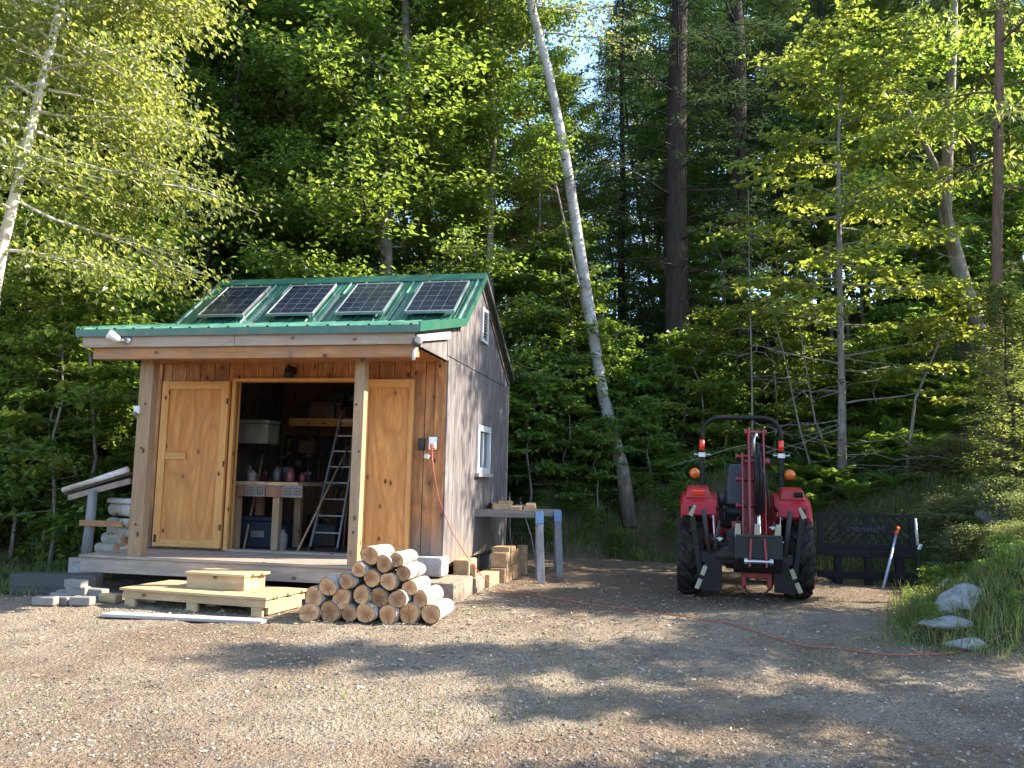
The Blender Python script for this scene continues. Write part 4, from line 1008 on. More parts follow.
# rake trims, both gables: they follow the slopes
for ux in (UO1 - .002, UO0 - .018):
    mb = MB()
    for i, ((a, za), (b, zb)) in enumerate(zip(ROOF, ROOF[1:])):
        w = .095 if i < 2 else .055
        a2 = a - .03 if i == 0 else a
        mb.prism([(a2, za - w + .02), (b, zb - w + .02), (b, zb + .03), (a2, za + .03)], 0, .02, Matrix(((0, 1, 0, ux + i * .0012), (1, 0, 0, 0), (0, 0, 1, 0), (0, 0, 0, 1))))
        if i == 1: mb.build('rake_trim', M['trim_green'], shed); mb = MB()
    mb.build('rake_trim', M['dark_timber_and_shade'], shed)  # rear slope trim: the shade on it is put into its dark colour
mb = MB(); mb.prism([(1.80, 3.20), (2.86, 4.02), (4.90, 2.82), (4.90, 2.78), (2.86, 3.97), (1.82, 3.15)], UR + .0005, UR + .022, Matrix(((0, 1, 0, 0), (1, 0, 0, 0), (0, 0, 1, 0), (0, 0, 0, 1))))
mb.build('gable_trim', M['grey_siding'], shed)
# porch eave: stained drip edge, grey fascia, beam under it
mb = MB(); mb.span((UO0, -.045, 2.815), (UO1, -.038, 2.895)); mb.build('drip_edge', M['edge_rust'], shed)
mb = MB(); mb.span((UL - .005, .0, 2.70), (-2.05, .038, 2.86)); mb.span((-2.046, .002, 2.702), (-.03, .04, 2.862)); mb.build('fascia', M['fascia'], shed, bevel=.004)
mb = MB(); mb.prism([(.04, 2.73), (1.30, 2.97), (1.30, 3.06), (.04, 2.80)], UR + .021, UR + .043, Matrix(((0, 1, 0, 0), (1, 0, 0, 0), (0, 0, 1, 0), (0, 0, 0, 1))))
o = mb.build('porch_rake_board', M['white_board'], shed, bevel=.003)
mb = MB(); mb.span((-3.80, .055, 2.575), (-.02, .145, 2.715)); mb.build('porch_beam', M['beam'], shed, bevel=.006)
mb = MB(); mb.span((-3.80, .33, 2.62), (-.10, .43, 2.70)); mb.build('porch_plate', M['beam'], shed, bevel=.006)
# posts
mb = MB(); mb.box((-3.29, .37, 1.51), (.165, .12, 2.22)); lp = mb.build('porch_post', M['post'], shed, bevel=.006)
mb = MB(); mb.box((-.72, .36, 1.51), (.115, .115, 2.22)); mp_ = mb.build('porch_post', M['post'], shed, bevel=.006)
for o, x in ((lp, -3.29), (mp_, -.72)):
    mb = MB()
    for zz in (.75, 1.6, 2.1): mb.lathe([(0.012, 0), (.012, .006), (.006, .01)], 8, Matrix.Translation((x + rnd.uniform(-.03, .03), .302 if x < -1 else .300, zz)) @ Matrix.Rotation(R(90), 4, 'X'))
    mb.build('bolt', M['cast'], o)
# deck
mb = MB(); ys = [.29 + i * .147 for i in range(8)]
for y in ys:
    yb = min(y + .14, VF + .1)
    mb.span((-3.97 + rnd.uniform(0, .02), y, ZD - .032), (-.27 + rnd.uniform(0, .02), yb, ZD + rnd.uniform(0, .002)))
dk = mb.build('porch_deck', M['deck'], shed, bevel=.004)
mb = MB(); mb.span((-3.955, .315, .205), (-.28, .355, ZD - .035)); mb.build('deck_rim_board', M['deck'], dk, bevel=.004)
mb = MB()
for u in (-3.9, -2.9, -1.9, -.9, -.32): mb.span((u, .36, .21), (u + .04, VB - .1, ZD - .036))
mb.build('deck_joist', M['deck'], dk)
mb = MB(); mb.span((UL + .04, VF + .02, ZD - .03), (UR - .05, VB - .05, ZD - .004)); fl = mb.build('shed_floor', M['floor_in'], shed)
for u, v, s in ((-3.9, .42, .17), (-2.2, .55, .2), (-.42, .5, .2), (-3.8, 4.6, .2), (-.3, 4.6, .2), (-.2, 3, .2)):
    mb = MB(); mb.box((u, v, .085), (s, s, .25)); mb.build('foundation_block', M['conc'], shed, bevel=.008)
# door casing
mb = MB(); mb.span((DX0 - .045, VF - .05, ZD + .01), (DX0, VF + .09, DZ1 + .04)); mb.span((DX1, VF - .05, ZD + .01), (DX1 + .045, VF + .09, DZ1 + .04)); mb.span((DX0 + .001, VF - .05, DZ1), (DX1 - .001, VF + .09, DZ1 + .04))
mb.build('door_frame', M['ply_frame'], shed, bevel=.003)
mb = MB(); mb.span((DX0, VF - .06, ZD + .003), (DX1, VF + .1, ZD + .028)); mb.build('door_sill', M['deck'], shed, bevel=.003)
# the two leaves folded back on the wall
def door_leaf(u0, u1, left):
    z0, z1 = ZD + .035, DZ1 + (.0 if left else .02); y = VF - .052
    d = MB().span((u0, y - .018, z0), (u1, y + .018, z1)).build('door', M['ply'], shed, bevel=.002)
    yb = y - .020
    st = MB(); rl = MB()
    st.span((u0 + .002, yb - .018, z0 + .002), (u0 + .10, yb + .001, z1 - .002)); st.span((u1 - .10, yb - .018, z0 + .002), (u1 - .002, yb + .001, z1 - .002)) if left else st.span((u1 - .055, yb - .018, z0 + .002), (u1 - .002, yb + .001, z1 - .002))
    st.build('door_stile', M['ply_frame'], d, bevel=.002)
    a, b = u0 + .102, u1 - (.102 if left else .057)
    for r0_, r1_ in [((a, yb - .018, z1 - .10), (b, yb + .001, z1 - .002)), ((a, yb - .018, z0 + .002), (b, yb + .001, z0 + .10))] + ([((a, yb - .018, 1.50), (a + .28, yb + .001, 1.58))] if left else []):
        MB().span(r0_, r1_).build('door_rail', M['ply_rail'], d, bevel=.002)
    mb = MB()
    hx = u1 - .01 if left else u0 + .01
    for zz in (z0 + .25, (z0 + z1) / 2, z1 - .25): mb.span((hx - .012, yb - .024, zz - .035), (hx + .012, yb - .0185, zz + .035))
    if left: mb.span((u0 + .03, yb - .03, z0 + .05), (u0 + .055, yb - .018, z0 + .14))
    mb.build('hinge', M['cast'], d)
    return d
door_leaf(-3.715, -2.80, True); door_leaf(-1.07, -.42, False)
# window on the gable wall
f_ = MB(); v0, v1, z0, z1 = WX; x0, x1 = UR - .03, UR + .035
f_.span((x0, v0 - .01, z0 - .01), (x1, v0 + .075, z1 + .03)); f_.span((x0, v1 - .075, z0 - .01), (x1, v1 + .01, z1 + .03)); f_.span((x0, v0 + .076, z1 - .05), (x1, v1 - .076, z1 + .03)); f_.span((x0, v0 + .076, z0 - .01), (x1, v1 - .076, z0 + .065))
f_.span((x0 + .01, (v0 + v1) / 2 - .018, z0 + .066), (x1 - .02, (v0 + v1) / 2 + .018, z1 - .051))
wf = f_.build('window', M['white'], shed, bevel=.003)
MB().span((UR - .015, v0 + .076, z0 + .066), (UR - .008, v1 - .076, z1 - .051)).build('pane', M['glass'], wf)
MB().span((x0, v0 - .05, z0 - .06), (x1 + .03, v1 + .05, z0 - .012)).build('sill', M['white_board'], wf, bevel=.003)
# louvred gable vent
vt = MB(); v0, v1, z0, z1 = 2.93, 3.28, 3.22, 3.70; x0, x1 = UR + .005, UR + .035
vt.span((x0, v0, z0), (x1, v0 + .04, z1)); vt.span((x0, v1 - .04, z0), (x1, v1, z1)); vt.span((x0, v0 + .041, z1 - .04), (x1, v1 - .041, z1)); vt.span((x0, v0 + .041, z0), (x1, v1 - .041, z0 + .04))
gv = vt.build('gable_vent', M['white'], shed)
mb = MB()
for i in range(9): mb.box((UR + .022, (v0 + v1) / 2, z0 + .065 + i * .043), (.03, v1 - v0 - .085, .006), (0, R(40), 0))
mb.build('louvre', M['white'], gv); MB().span((UR + .004, v0 + .04, z0 + .04), (UR + .008, v1 - .04, z1 - .04)).build('vent_screen', M['blackm'], gv)
# power boxes beside the right door
mb = MB(); mb.span((-.365, VF - .045, 1.66), (-.285, VF - .001, 1.80)); mb.build('switch_box', M['cast'], shed, bevel=.008)
mb = MB(); mb.span((-.225, VF - .06, 1.66), (-.125, VF - .025, 1.82)); ob = mb.build('outlet_box', M['alu'], shed, bevel=.008)
MB().span((-.205, VF - .08, 1.685), (-.145, VF - .061, 1.74)).build('outlet_cover', M['white'], ob, bevel=.005)

# ------------------------------------------------------------------ fixtures on the shed that are things of their own
def sthing(name, label, cat, u, v, z, group=None, rz=0.0):
    return thing(name, label, cat, W(u, v, z), -YAW + rz, group)
# flood lamps under the eave
t_ = sthing('flood_lamp', 'white floodlight on the left end of the porch fascia', 'lamp', -3.33, -.004, 2.775)
MB().lathe([(.045, 0), (.045, .015), (.02, .025)], 16, Matrix.Rotation(R(90), 4, 'X')).build('mount', M['alu'], t_, smooth=True)
MB().tube([(0, -.02, 0), (-.03, -.06, -.01), (-.06, -.085, -.03)], [.018, .016, .02], 8).build('arm', M['alu'], t_, smooth=True)
MB().lathe([(.022, 0), (.04, .03), (.052, .10), (.056, .14), (.04, .142)], 16, Matrix.Translation((-.04, -.075, -.02)) @ Euler((R(60), 0, R(-62))).to_matrix().to_4x4()).build('lamp_head', M['white'], t_, smooth=True)
t_ = sthing('flood_lamp', 'small lamp with dark head and white stem at the right end of the porch beam', 'lamp', -.02, .05, 2.66)
MB().tube([(.0, -.01, -.02), (.005, -.05, -.03), (.0, -.06, -.13)], [.018, .02, .017], 10).build('stem', M['white'], t_, smooth=True)
MB().lathe([(.02, 0), (.05, .02), (.055, .075), (.03, .078)], 14, Matrix.Translation((.015, -.05, .03)) @ Euler((R(60), 0, R(35))).to_matrix().to_4x4()).build('lamp_head', M['dkgrey'], t_, smooth=True)
t_ = sthing('wall_lamp', 'black wall lamp above the open doorway', 'lamp', -1.99, VF - .024, 2.60)
MB().lathe([(.05, 0), (.05, .02), (.03, .03)], 16, Matrix.Rotation(R(90), 4, 'X')).build('mount', M['black'], t_, smooth=True)
MB().tube([(0, -.02, .01), (0, -.08, .03), (0, -.10, .0)], [.015, .015, .02], 8).build('arm', M['black'], t_, smooth=True)
MB().lathe([(.03, .05), (.055, .0), (.062, -.09), (.05, -.095)], 16, Matrix.Translation((0, -.11, 0))).build('lamp_shade', M['black'], t_, smooth=True)
t_ = sthing('sensor', 'small white sensor on the left porch post', 'sensor', -3.37, .335, 2.03)
MB().box((0, -.03, 0), (.07, .05, .09)).build('housing', M['white'], t_, bevel=.012); MB().lathe([(.0, .03), (.02, .025), (.026, 0)], 12, Matrix.Translation((-.01, -.055, -.045)) @ Matrix.Rotation(R(120), 4, 'X')).build('lens', M['pale'], t_, smooth=True)

# four solar panels on the steep slope
sl = math.atan2(4.115 - 3.30, 2.86 - 1.80)
PANW, PANL = .66, .90
for i, (u, lab) in enumerate(((-3.31, 'leftmost of four solar panels on the green roof'), (-2.325, 'second solar panel from the left on the green roof'),
                              (-1.37, 'third solar panel from the left on the green roof'), (-.435, 'rightmost solar panel, nearest the gable vent'))):
    s0 = .06; v = 1.80 + s0 * math.cos(sl); z = 3.30 + s0 * math.sin(sl)
    n = Vector((0, -math.sin(sl), math.cos(sl))); p = W(u, v + n.y * .085, z + n.z * .085)
    t_ = thing('solar_panel', lab, 'solar panel', p, group='solar panels on the shed roof'); t_.rotation_euler = (Matrix.Rotation(-YAW, 4, 'Z') @ Matrix.Rotation(sl, 4, 'X')).to_euler()
    w = PANW / 2; fr = MB()
    fr.span((-w, 0, -.02), (-w + .022, PANL, .018)); fr.span((w - .022, 0, -.02), (w, PANL, .018)); fr.span((-w + .0225, 0, -.02), (w - .0225, .022, .018)); fr.span((-w + .0225, PANL - .022, -.02), (w - .0225, PANL, .018))
    fr.build('frame', M['alu'], t_, bevel=.002)
    MB().span((-w + .022, .022, -.004), (w - .022, PANL - .022, .012)).build('cell_sheet', M['cells'], t_)
    ft = MB()
    for x in (-w + .06, w - .06):
        for y in (.06, PANL - .08): ft.span((x - .02, y, -.065), (x + .02, y + .05, -.0205))
    ft.build('mounting_foot', M['alu'], t_)

# ------------------------------------------------------------------ inside the shed
t_ = sthing('workbench', 'wooden workbench inside the shed left of the ladder', 'workbench', -2.62, 1.62, ZD)
bt = MB(); bt.span((-.42, 0, .80), (.62, .75, .845)); bt.build('bench_top', M['off_y'], t_, bevel=.004)
for x in (-.22, .33): MB().span((x - .045, .02, 0), (x + .045, .11, .80)).build('leg', M['post'], t_, bevel=.004)
for x in (-.22, .33): MB().span((x - .045, .62, 0), (x + .045, .71, .80)).build('leg', M['post'], t_, bevel=.004)
MB().span((-.42, -.012, .66), (.62, .0195, .795)).build('apron', M['siding_in'], t_, bevel=.003)
def letter_tile(name, u, lab):
    t = sthing(name, lab, 'sign', u, 1.60, ZD + .66)
    MB().span((-.13, -.018, 0), (.13, .0, .15)).build('board', M['pale'], t, bevel=.003)
    for x in (-.065, .065):
        mb = MB()
        for a, b in (((x - .04, .03), (x + .04, .042)), ((x - .04, .108), (x + .04, .12)), ((x - .04, .0425), (x - .028, .1075)), ((x + .028, .0425), (x + .04, .1075))): mb.span((a[0], -.0215, a[1]), (b[0], -.0185, b[1]))
        mb.span((x - .012, -.0215, .06), (x + .012, -.0185, .09)); mb.build('marking', M['dkgrey'], t)
letter_tile('bench_sign', -2.55, 'pale sign board with square marks on the left end of the workbench'); letter_tile('bench_sign', -2.05, 'pale sign board with square marks on the right end of the workbench')
def crate(name, lab, cat, u, v, z, d, mat, lidmat=None, rz=0.0, strap=True):
    t = sthing(name, lab, cat, u, v, z, rz=rz); w, l, h = d
    MB().box((0, 0, h * .42), (w, l, h * .84)).build('body', mat, t, bevel=min(d) * .06)
    MB().box((0, 0, h * .92), (w * 1.03, l * 1.03, h * .155)).build('lid', lidmat or mat, t, bevel=min(d) * .04)
    if strap: MB().box((0, -l * .505, h * .45), (w * .3, .012, h * .2)).build('label_plate', M['pale'], t)
    return t
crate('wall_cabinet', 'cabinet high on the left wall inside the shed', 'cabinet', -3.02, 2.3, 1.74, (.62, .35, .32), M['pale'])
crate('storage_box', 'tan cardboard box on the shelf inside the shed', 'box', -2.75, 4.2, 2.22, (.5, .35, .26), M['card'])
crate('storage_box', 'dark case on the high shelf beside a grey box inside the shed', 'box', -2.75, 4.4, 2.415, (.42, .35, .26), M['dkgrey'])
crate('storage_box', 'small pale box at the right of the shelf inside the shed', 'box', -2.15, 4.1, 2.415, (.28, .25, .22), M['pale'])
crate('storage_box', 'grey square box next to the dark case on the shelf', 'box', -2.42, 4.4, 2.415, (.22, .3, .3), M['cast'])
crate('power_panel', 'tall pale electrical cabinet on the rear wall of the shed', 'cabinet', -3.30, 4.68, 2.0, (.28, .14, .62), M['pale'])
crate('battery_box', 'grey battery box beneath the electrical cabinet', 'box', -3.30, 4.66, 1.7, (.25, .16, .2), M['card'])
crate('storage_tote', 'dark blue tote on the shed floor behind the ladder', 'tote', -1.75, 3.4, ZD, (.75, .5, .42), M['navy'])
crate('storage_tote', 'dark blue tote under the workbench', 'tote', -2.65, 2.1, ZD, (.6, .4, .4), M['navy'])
for (u, v, z, r, h, mt, lab) in ((-2.72, 1.80, ZD + .846, .06, .15, 'pale', 'small pale jug on the workbench'), (-2.18, 1.78, ZD + .846, .05, .18, 'redbox', 'red can on the right end of the workbench'),
                                 (-2.10, 1.95, ZD + .846, .045, .13, 'redbox', 'short red can behind the tall red one'), (-2.42, 1.9, ZD + .846, .055, .2, 'dkgrey', 'dark bottle standing in the middle of the workbench'),
                                 (-2.23, 1.75, ZD, .06, .28, 'pale', 'pale jug on the shed floor beside the bench leg')):
    t = sthing('container', lab, 'container', u, v, z)
    MB().lathe([(r * .9, 0), (r, .01), (r, h * .68), (r * .45, h * .85), (r * .4, h * .92)], 14).build('body', M[mt], t, smooth=True); MB().lathe([(r * .46, h * .92), (r * .46, h), (0, h)], 12).build('cap', M['blackm'], t)
t_ = sthing('shelf', 'board shelf across the back of the shed holding boxes', 'shelf', -2.55, 4.2, 2.18)
MB().span((-.7, -.35, 0), (.85, .55, .03)).build('board', M['card'], t_, bevel=.003); MB().span((-.7, -.37, -.09), (.85, -.352, .03)).build('edge_board', M['ply_rail'], t_, bevel=.003)
for x in (-.6, .75): MB().bar((x, .5, -.35), (x, -.25, -.01), .03, .03).build('bracket', M['post'], t_)
t_ = sthing('shelf', 'upper shelf near the roof inside the shed', 'shelf', -2.5, 4.3, 2.38)
MB().span((-.5, -.2, 0), (.75, .45, .025)).build('board', M['card'], t_, bevel=.003)
for x in (-.4, .65): MB().bar((x, .42, -.25), (x, -.15, -.01), .03, .03).build('bracket', M['post'], t_)
# aluminium ladder leaning inside
t_ = sthing('ladder', 'aluminium ladder leaning inside the doorway', 'ladder', -1.80, 2.0, ZD)
A = [Vector((-.17, 0, 0)), Vector((.20, 0, 0))]; Tt = [Vector((-.16, .8, 1.78)), Vector((.12, .8, 1.78))]
for i in range(2): MB().bar(A[i], Tt[i], .026, .05).build('side_rail', M['ladder_alu'], t_, bevel=.003)
for k in range(1, 9):
    f = k / 8.4; MB().bar(A[0].lerp(Tt[0], f), A[1].lerp(Tt[1], f), .03, .018).build('rung', M['ladder_alu'], t_)
for i in range(2): MB().box(A[i] + Vector((0, 0, .02)), (.045, .08, .04)).build('foot', M['blackm'], t_)
# small clutter
CL = {'bench': 'small dark tin among the clutter on the workbench', 'floor': 'dark bucket among the clutter on the shed floor', 'shelf': 'small carton among the clutter on the inside shelves'}
def clutter(kind, u, v, z, r, h, mt, boxy):
    t = sthing({'bench': 'tin', 'floor': 'bucket', 'shelf': 'carton'}[kind], CL[kind], {'bench': 'tin', 'floor': 'bucket', 'shelf': 'carton'}[kind], u, v, z, group={'bench': 'tins on the workbench', 'floor': 'buckets on the shed floor', 'shelf': 'cartons on the shelves'}[kind], rz=rnd.uniform(-.4, .4))
    if boxy: MB().box((0, 0, h / 2), (r * 2, r * 1.6, h)).build('body', M[mt], t, bevel=.006); MB().box((0, 0, h + .004), (r * 2.05, r * 1.0, .01)).build('flap', M[mt], t)
    else:
        MB().lathe([(r * .85, 0), (r, h * .95), (r * 1.04, h * .96), (r * 1.04, h), (r * .9, h), (r * .8, .03)], 16).build('body', M[mt], t, smooth=True); MB().tube([(-r, 0, h * .9), (-r * .6, 0, h * 1.25), (0, 0, h * 1.38), (r * .6, 0, h * 1.25), (r, 0, h * .9)], .005, 6).build('handle', M['steel'], t, smooth=True)
for i in range(14): clutter('bench', -2.98 + i * .065 + rnd.uniform(-.02, .02), 1.95 + rnd.uniform(0, .35), ZD + .846, rnd.uniform(.025, .05), rnd.uniform(.06, .2), rnd.choice(('dkgrey', 'cast', 'card', 'redbox', 'dkgrey')), i % 3 == 0)
for i in range(9): clutter('shelf', -3.1 + i * .15, 4.0 + rnd.uniform(0, .1), 2.21, rnd.uniform(.05, .09), rnd.uniform(.1, .22), rnd.choice(('card', 'dkgrey', 'pale', 'cast')), True)
for i in range(8): clutter('floor', (-2.9, -2.3, -2.05, -1.6, -1.45, -1.35, -1.9, -2.55)[i], (2.9, 3.0, 2.7, 2.6, 2.9, 3.5, 3.9, 3.4)[i], ZD, rnd.uniform(.11, .17), rnd.uniform(.22, .4), rnd.choice(('dkgrey', 'navy', 'cast', 'navy')), i % 2 == 0)
for k, (p, q, lab) in enumerate((((-2.0, 1.7, ZD), (-1.75, 2.6, ZD + 1.35), 'long broom handle leaning left of the ladder'), ((-2.75, 1.75, ZD), (-2.9, 2.4, ZD + 1.2), 'thin tool handle under the workbench end'), ((-1.83, 2.75, ZD), (-1.83, 2.9, ZD + 1.55), 'upright pole behind the ladder'))):
    p, q = W(*p), W(*q); t = thing('tool_handle', lab, 'tool', p); d = q - p
    MB().tube([d * 0, d * .96], [.014, .013], 10).build('shaft', M['post'], t, smooth=True); MB().tube([d * .94, d], [.018, .016], 10).build('grip', M['cast'], t, smooth=True)
t_ = sthing('pegboard', 'tool board hung with tools on the rear wall of the shed', 'tool board', -2.9, VB - .06, 1.25)
MB().span((-.9, 0, 0), (1.0, .015, .75)).build('board', M['cast'], t_)
for i in range(9):
    x = -.8 + i * .2 + rnd.uniform(-.03, .03); L = rnd.uniform(.18, .4)
    MB().bar((x, -.02, .68), (x + rnd.uniform(-.03, .03), -.02, .68 - L), .025, .02).box((x, -.02, .68 - L), (.08, .03, .05)).build('hand_tool', M[rnd.choice(('steel', 'redbox', 'post'))], t_)

for i in range(24):
    u, z = -3.8 + (i % 12) * .155 + rnd.uniform(-.06, .06), 1.15 + (i // 12) * .42 + rnd.uniform(-.06, .06)
    t = sthing('hanging_tool', 'dark hand tool hanging in the clutter on the rear wall', 'tool', u, VB - .10, z, group='tools hung on the rear wall')
    L = rnd.uniform(.14, .3); MB().bar((0, 0, 0), (rnd.uniform(-.05, .05), 0, -L), .028, .024).build('handle', M[rnd.choice(('card', 'cast', 'redbox'))], t); MB().box((0, 0, .02), (rnd.uniform(.08, .2), .03, rnd.uniform(.04, .09)), (0, rnd.uniform(-.4, .4), 0)).build('tool_head', M[rnd.choice(('cast', 'ladder_alu', 'dkgrey'))], t, bevel=.006)
# ------------------------------------------------------------------ lean-to and its firewood
t_ = sthing('lean_to', 'small open woodshed leaning on the left wall with a birch log rafter', 'lean-to', -4.42, 1.0, 0)
MB().tube([(0, 0, .25), (.02, 0, .7), (.03, 0, 1.10)], [.062, .058, .055], 12, jit=.05).build('post', M['grey_leg'], t_, smooth=True)
MB().tube([(0, 1.9, .25), (0, 1.9, 1.10)], [.06, .055], 12, jit=.05).build('post', M['grey_leg'], t_, smooth=True)
MB().tube([(-.36, -.03, 1.09), (0, -.03, 1.20), (.51, -.03, 1.36)], [.036, .034, .038], 12, jit=.08).build('rafter_log', M['birch'], t_, smooth=True)
rt_ = MB()
for k in range(9): rt_.bar((-.36, .1 + k * .23, 1.045), (.51, .1 + k * .23, 1.31), .225, .03)
rt_.build('roof', M['dark_timber_and_shade'], t_, bevel=.003)
MB().bar((-.32, .03, 1.0), (.51, .03, 1.22), .04, .07).build('rafter', M['old_y'], t_, bevel=.003)
MB().span((-.06, -.09, .67), (.52, -.055, .74)).build('rail', M['beam'], t_, bevel=.004)
fl_ = MB()
for k in range(4): fl_.span((-.14, -.12 + k * .5, .24), (.52, .36 + k * .5, .29))
fl_.build('floor', M['deck'], t_, bevel=.004); MB().span((-.14, -.12, .0), (.03, .05, .238)).build('foot_block', M['conc'], t_, bevel=.01)

# birch logs: every log its own object, three shapes between them
def make_log(seed, L, r):
    rg = random.Random(seed); n = 18; ph = rg.uniform(0, 6); ob = [1 + .075 * math.sin(2 * a + ph) + .05 * math.sin(3 * a + ph * 2) + rg.uniform(-.015, .015) for a in [2 * math.pi * k / n for k in range(n)]]
    cut = rg.uniform(-.28, .28); cut2 = rg.uniform(-.12, .12)
    mb = MB(); rings = 5
    bark_v = []
    for j in range(rings + 1):
        t = j / rings; off = (rg.uniform(-.006, .006), rg.uniform(-.006, .006)) if 0 < j < rings else (0, 0)
        for k in range(n):
            a = 2 * math.pi * k / n; rr = r * ob[k] * (1 - .06 * t) * (1 + rg.uniform(-.01, .01)); x, y = rr * math.cos(a) + off[0], rr * math.sin(a) + off[1]
            z = t * L + (cut * x if j == 0 else cut2 * x if j == rings else 0); bark_v.append((x, y, z))
    fs = []
    for j in range(rings):
        for k in range(n): fs.append((j * n + k, j * n + (k + 1) % n, (j + 1) * n + (k + 1) % n, (j + 1) * n + k))
    mb.add(bark_v, fs)
    e0 = MB(); q = [Vector(p) for p in bark_v[:n]]
    e0.add([p * .955 + Vector((0, 0, .004)) for p in q] + [p * .93 + Vector((0, 0, -.003)) for p in q] + [Vector((0, 0, -.003))],
           [(k, n + k, n + (k + 1) % n, (k + 1) % n) for k in range(n)] + [(n + k, 2 * n, n + (k + 1) % n) for k in range(n)])
    e1 = MB(); q = [Vector(p) for p in bark_v[-n:]]; c = Vector((0, 0, L + .002))
    e1.add([Vector((p.x * .97, p.y * .97, p.z + .001)) for p in q] + [c], [(k, (k + 1) % n, n) for k in range(n)])
    return mb, e0, e1
LOGP = []
def log_proto(i):
    mb, e0, e1 = make_log(400 + i, .46, .09)
    t = thing('firewood_log', 'birch log', 'log', group='birch logs stacked in front of the porch')
    mb.build('bark', M['birch_log'], t, smooth=True); a = e0.build('cut_end', M['cut'], t); b = e1.build('cut_end', M['cut'], t)
    return t
LOGP = [log_proto(i) for i in range(6)]
ROWS = [('bottom row', [(200, 578, 48), (305, 575, 52), (403, 580, 43), (488, 580, 50), (603, 587, 48), (713, 583, 54), (822, 583, 50)]),
        ('second row', [(222, 500, 52), (365, 505, 48), (467, 485, 44), (558, 503, 48), (652, 508, 46), (768, 508, 42)]),
        ('third row', [(295, 445, 45), (390, 415, 42), (520, 400, 44), (605, 417, 44), (715, 450, 38)]),
        ('fourth row', [(453, 357, 38), (583, 327, 42), (682, 375, 40)]), ('top row', [(510, 285, 45), (645, 308, 38)])]
ORD = ['first', 'second', 'third', 'fourth', 'fifth', 'sixth', 'seventh']
usedp = set()
for rn, row in ROWS:
    for i, (zx, zy, zr) in enumerate(row):
        p = at(270 + zx / 5.12, 500 + zy / 5.12, 8.0 + rnd.uniform(-.03, .03)); r = zr / 5.12 * 8 / F_PX
        k = rnd.randrange(6); ordn = ORD[i] + ' from the left' if i < len(row) - 1 or len(row) < 3 else 'last at the right'
        lab = 'birch log with sawn end, %s in the %s of the pile' % (ordn, rn)
        rot = (Matrix.Rotation(-YAW + rnd.uniform(-.06, .05), 4, 'Z') @ Matrix.Rotation(R(-90), 4, 'X') @ Matrix.Rotation(rnd.uniform(0, 6.28), 4, 'Z')).to_euler()
        s = (r / .088, r / .088, rnd.uniform(.92, 1.08))
        if k not in usedp:
            usedp.add(k); t = LOGP[k]; t.location = p; t.rotation_euler = rot; t.scale = s; t['label'] = lab
        else: dup(LOGP[k], p, 0, lab, s, rot)
for k in range(6):
    if k not in usedp:
        for c in list(LOGP[k].children): bpy.data.objects.remove(c)
        bpy.data.objects.remove(LOGP[k])
# stored birch logs in the lean-to
src = LOGP[sorted(usedp)[0]]
LEANL = ['lowest pale log at the left of the lean-to stack', 'lowest pale log beside the porch post in the lean-to', 'second layer white log in the lean-to stack', 'third layer white log against the wall in the lean-to',
         'white log just below the lean-to rail', 'small white log resting above the lean-to rail', 'thin brown log on top of the lean-to stack']
for (u, z, s), lab in zip(((-4.15, .37, .9), (-3.99, .37, .9), (-4.07, .50, .85), (-3.96, .60, .8), (-4.02, .70, .75), (-3.97, .86, .9), (-4.02, .97, .45)), LEANL):
    rot = (Matrix.Rotation(-YAW + R(70) + rnd.uniform(-.1, .1), 4, 'Z') @ Matrix.Rotation(R(-90), 4, 'X') @ Matrix.Rotation(rnd.uniform(0, 6), 4, 'Z')).to_euler()
    d = dup(src, W(u + .10, 1.12, z), 0, lab, (s, s, 1.0), rot); d['group'] = 'logs stored in the lean-to'

# ------------------------------------------------------------------ steps, boards and blocks before the porch
a, b, c = gnd(122, 606), gnd(265, 617), gnd(292, 606)
ang = math.atan2(b.y - a.y, b.x - a.x); wid = (b - a).length; dep = .72
t_ = thing('step_pallet', 'low new lumber pallet used as a step before the porch', 'pallet', (a.x, a.y, gz(a.x, a.y) - .01), ang)
for y in (0.0, .31, .66): MB().span((0, y, 0.088), (wid, y + .055, .165)).build('runner', M['pine'], t_, bevel=.003)
for x in (.02, wid / 2 - .07, wid - .16):
    for y in (.001, .311, .661): MB().span((x, y + .006, -.01), (x + .12, y + .05, .087)).build('foot_block', M['pine'], t_, bevel=.003)
for k in range(6):
    y = -.03 + k * .128; MB().span((-.02 + rnd.uniform(-.01, .01), y, .166), (wid + .02 + rnd.uniform(-.012, .012), y + .120, .190)).build('top_board', M['pine'], t_, bevel=.003)
MB().span((wid - .035, .056, .02), (wid - .002, .659, .164)).build('end_board', M['pine_y'], t_, bevel=.003)
pz = gz(a.x, a.y) - .01 + .19
def on_pal(x, y): return Vector((a.x + math.cos(ang) * x - math.sin(ang) * y, a.y + math.sin(ang) * x + math.cos(ang) * y, pz))
t_ = thing('step_box', 'new lumber box step standing on the pallet', 'step', on_pal(.54, .26) + Vector((0, 0, .001)), ang)
MB().span((0, 0, 0), (.67, .028, .135)).build('riser_board', M['pine'], t_, bevel=.003)
MB().span((0, .34, 0), (.67, .368, .135)).build('riser_board', M['pine'], t_, bevel=.003)
for x in (.001, .641): MB().span((x, .029, 0), (x + .028, .339, .134)).build('end_board', M['pine_y'], t_, bevel=.003)
for k in range(3): MB().span((-.012, -.02 + k * .134, .136), (.682 + .02 * k, .108 + k * .134, .160)).build('tread_board', M['pine'], t_, bevel=.003)
p, q = gnd(102, 617), gnd(262, 624)
t_ = thing('plank', 'pale weathered plank lying on the gravel before the pallet', 'plank', (p.x, p.y - .03, gz(p.x, p.y) + .004), math.atan2(q.y - p.y, q.x - p.x))
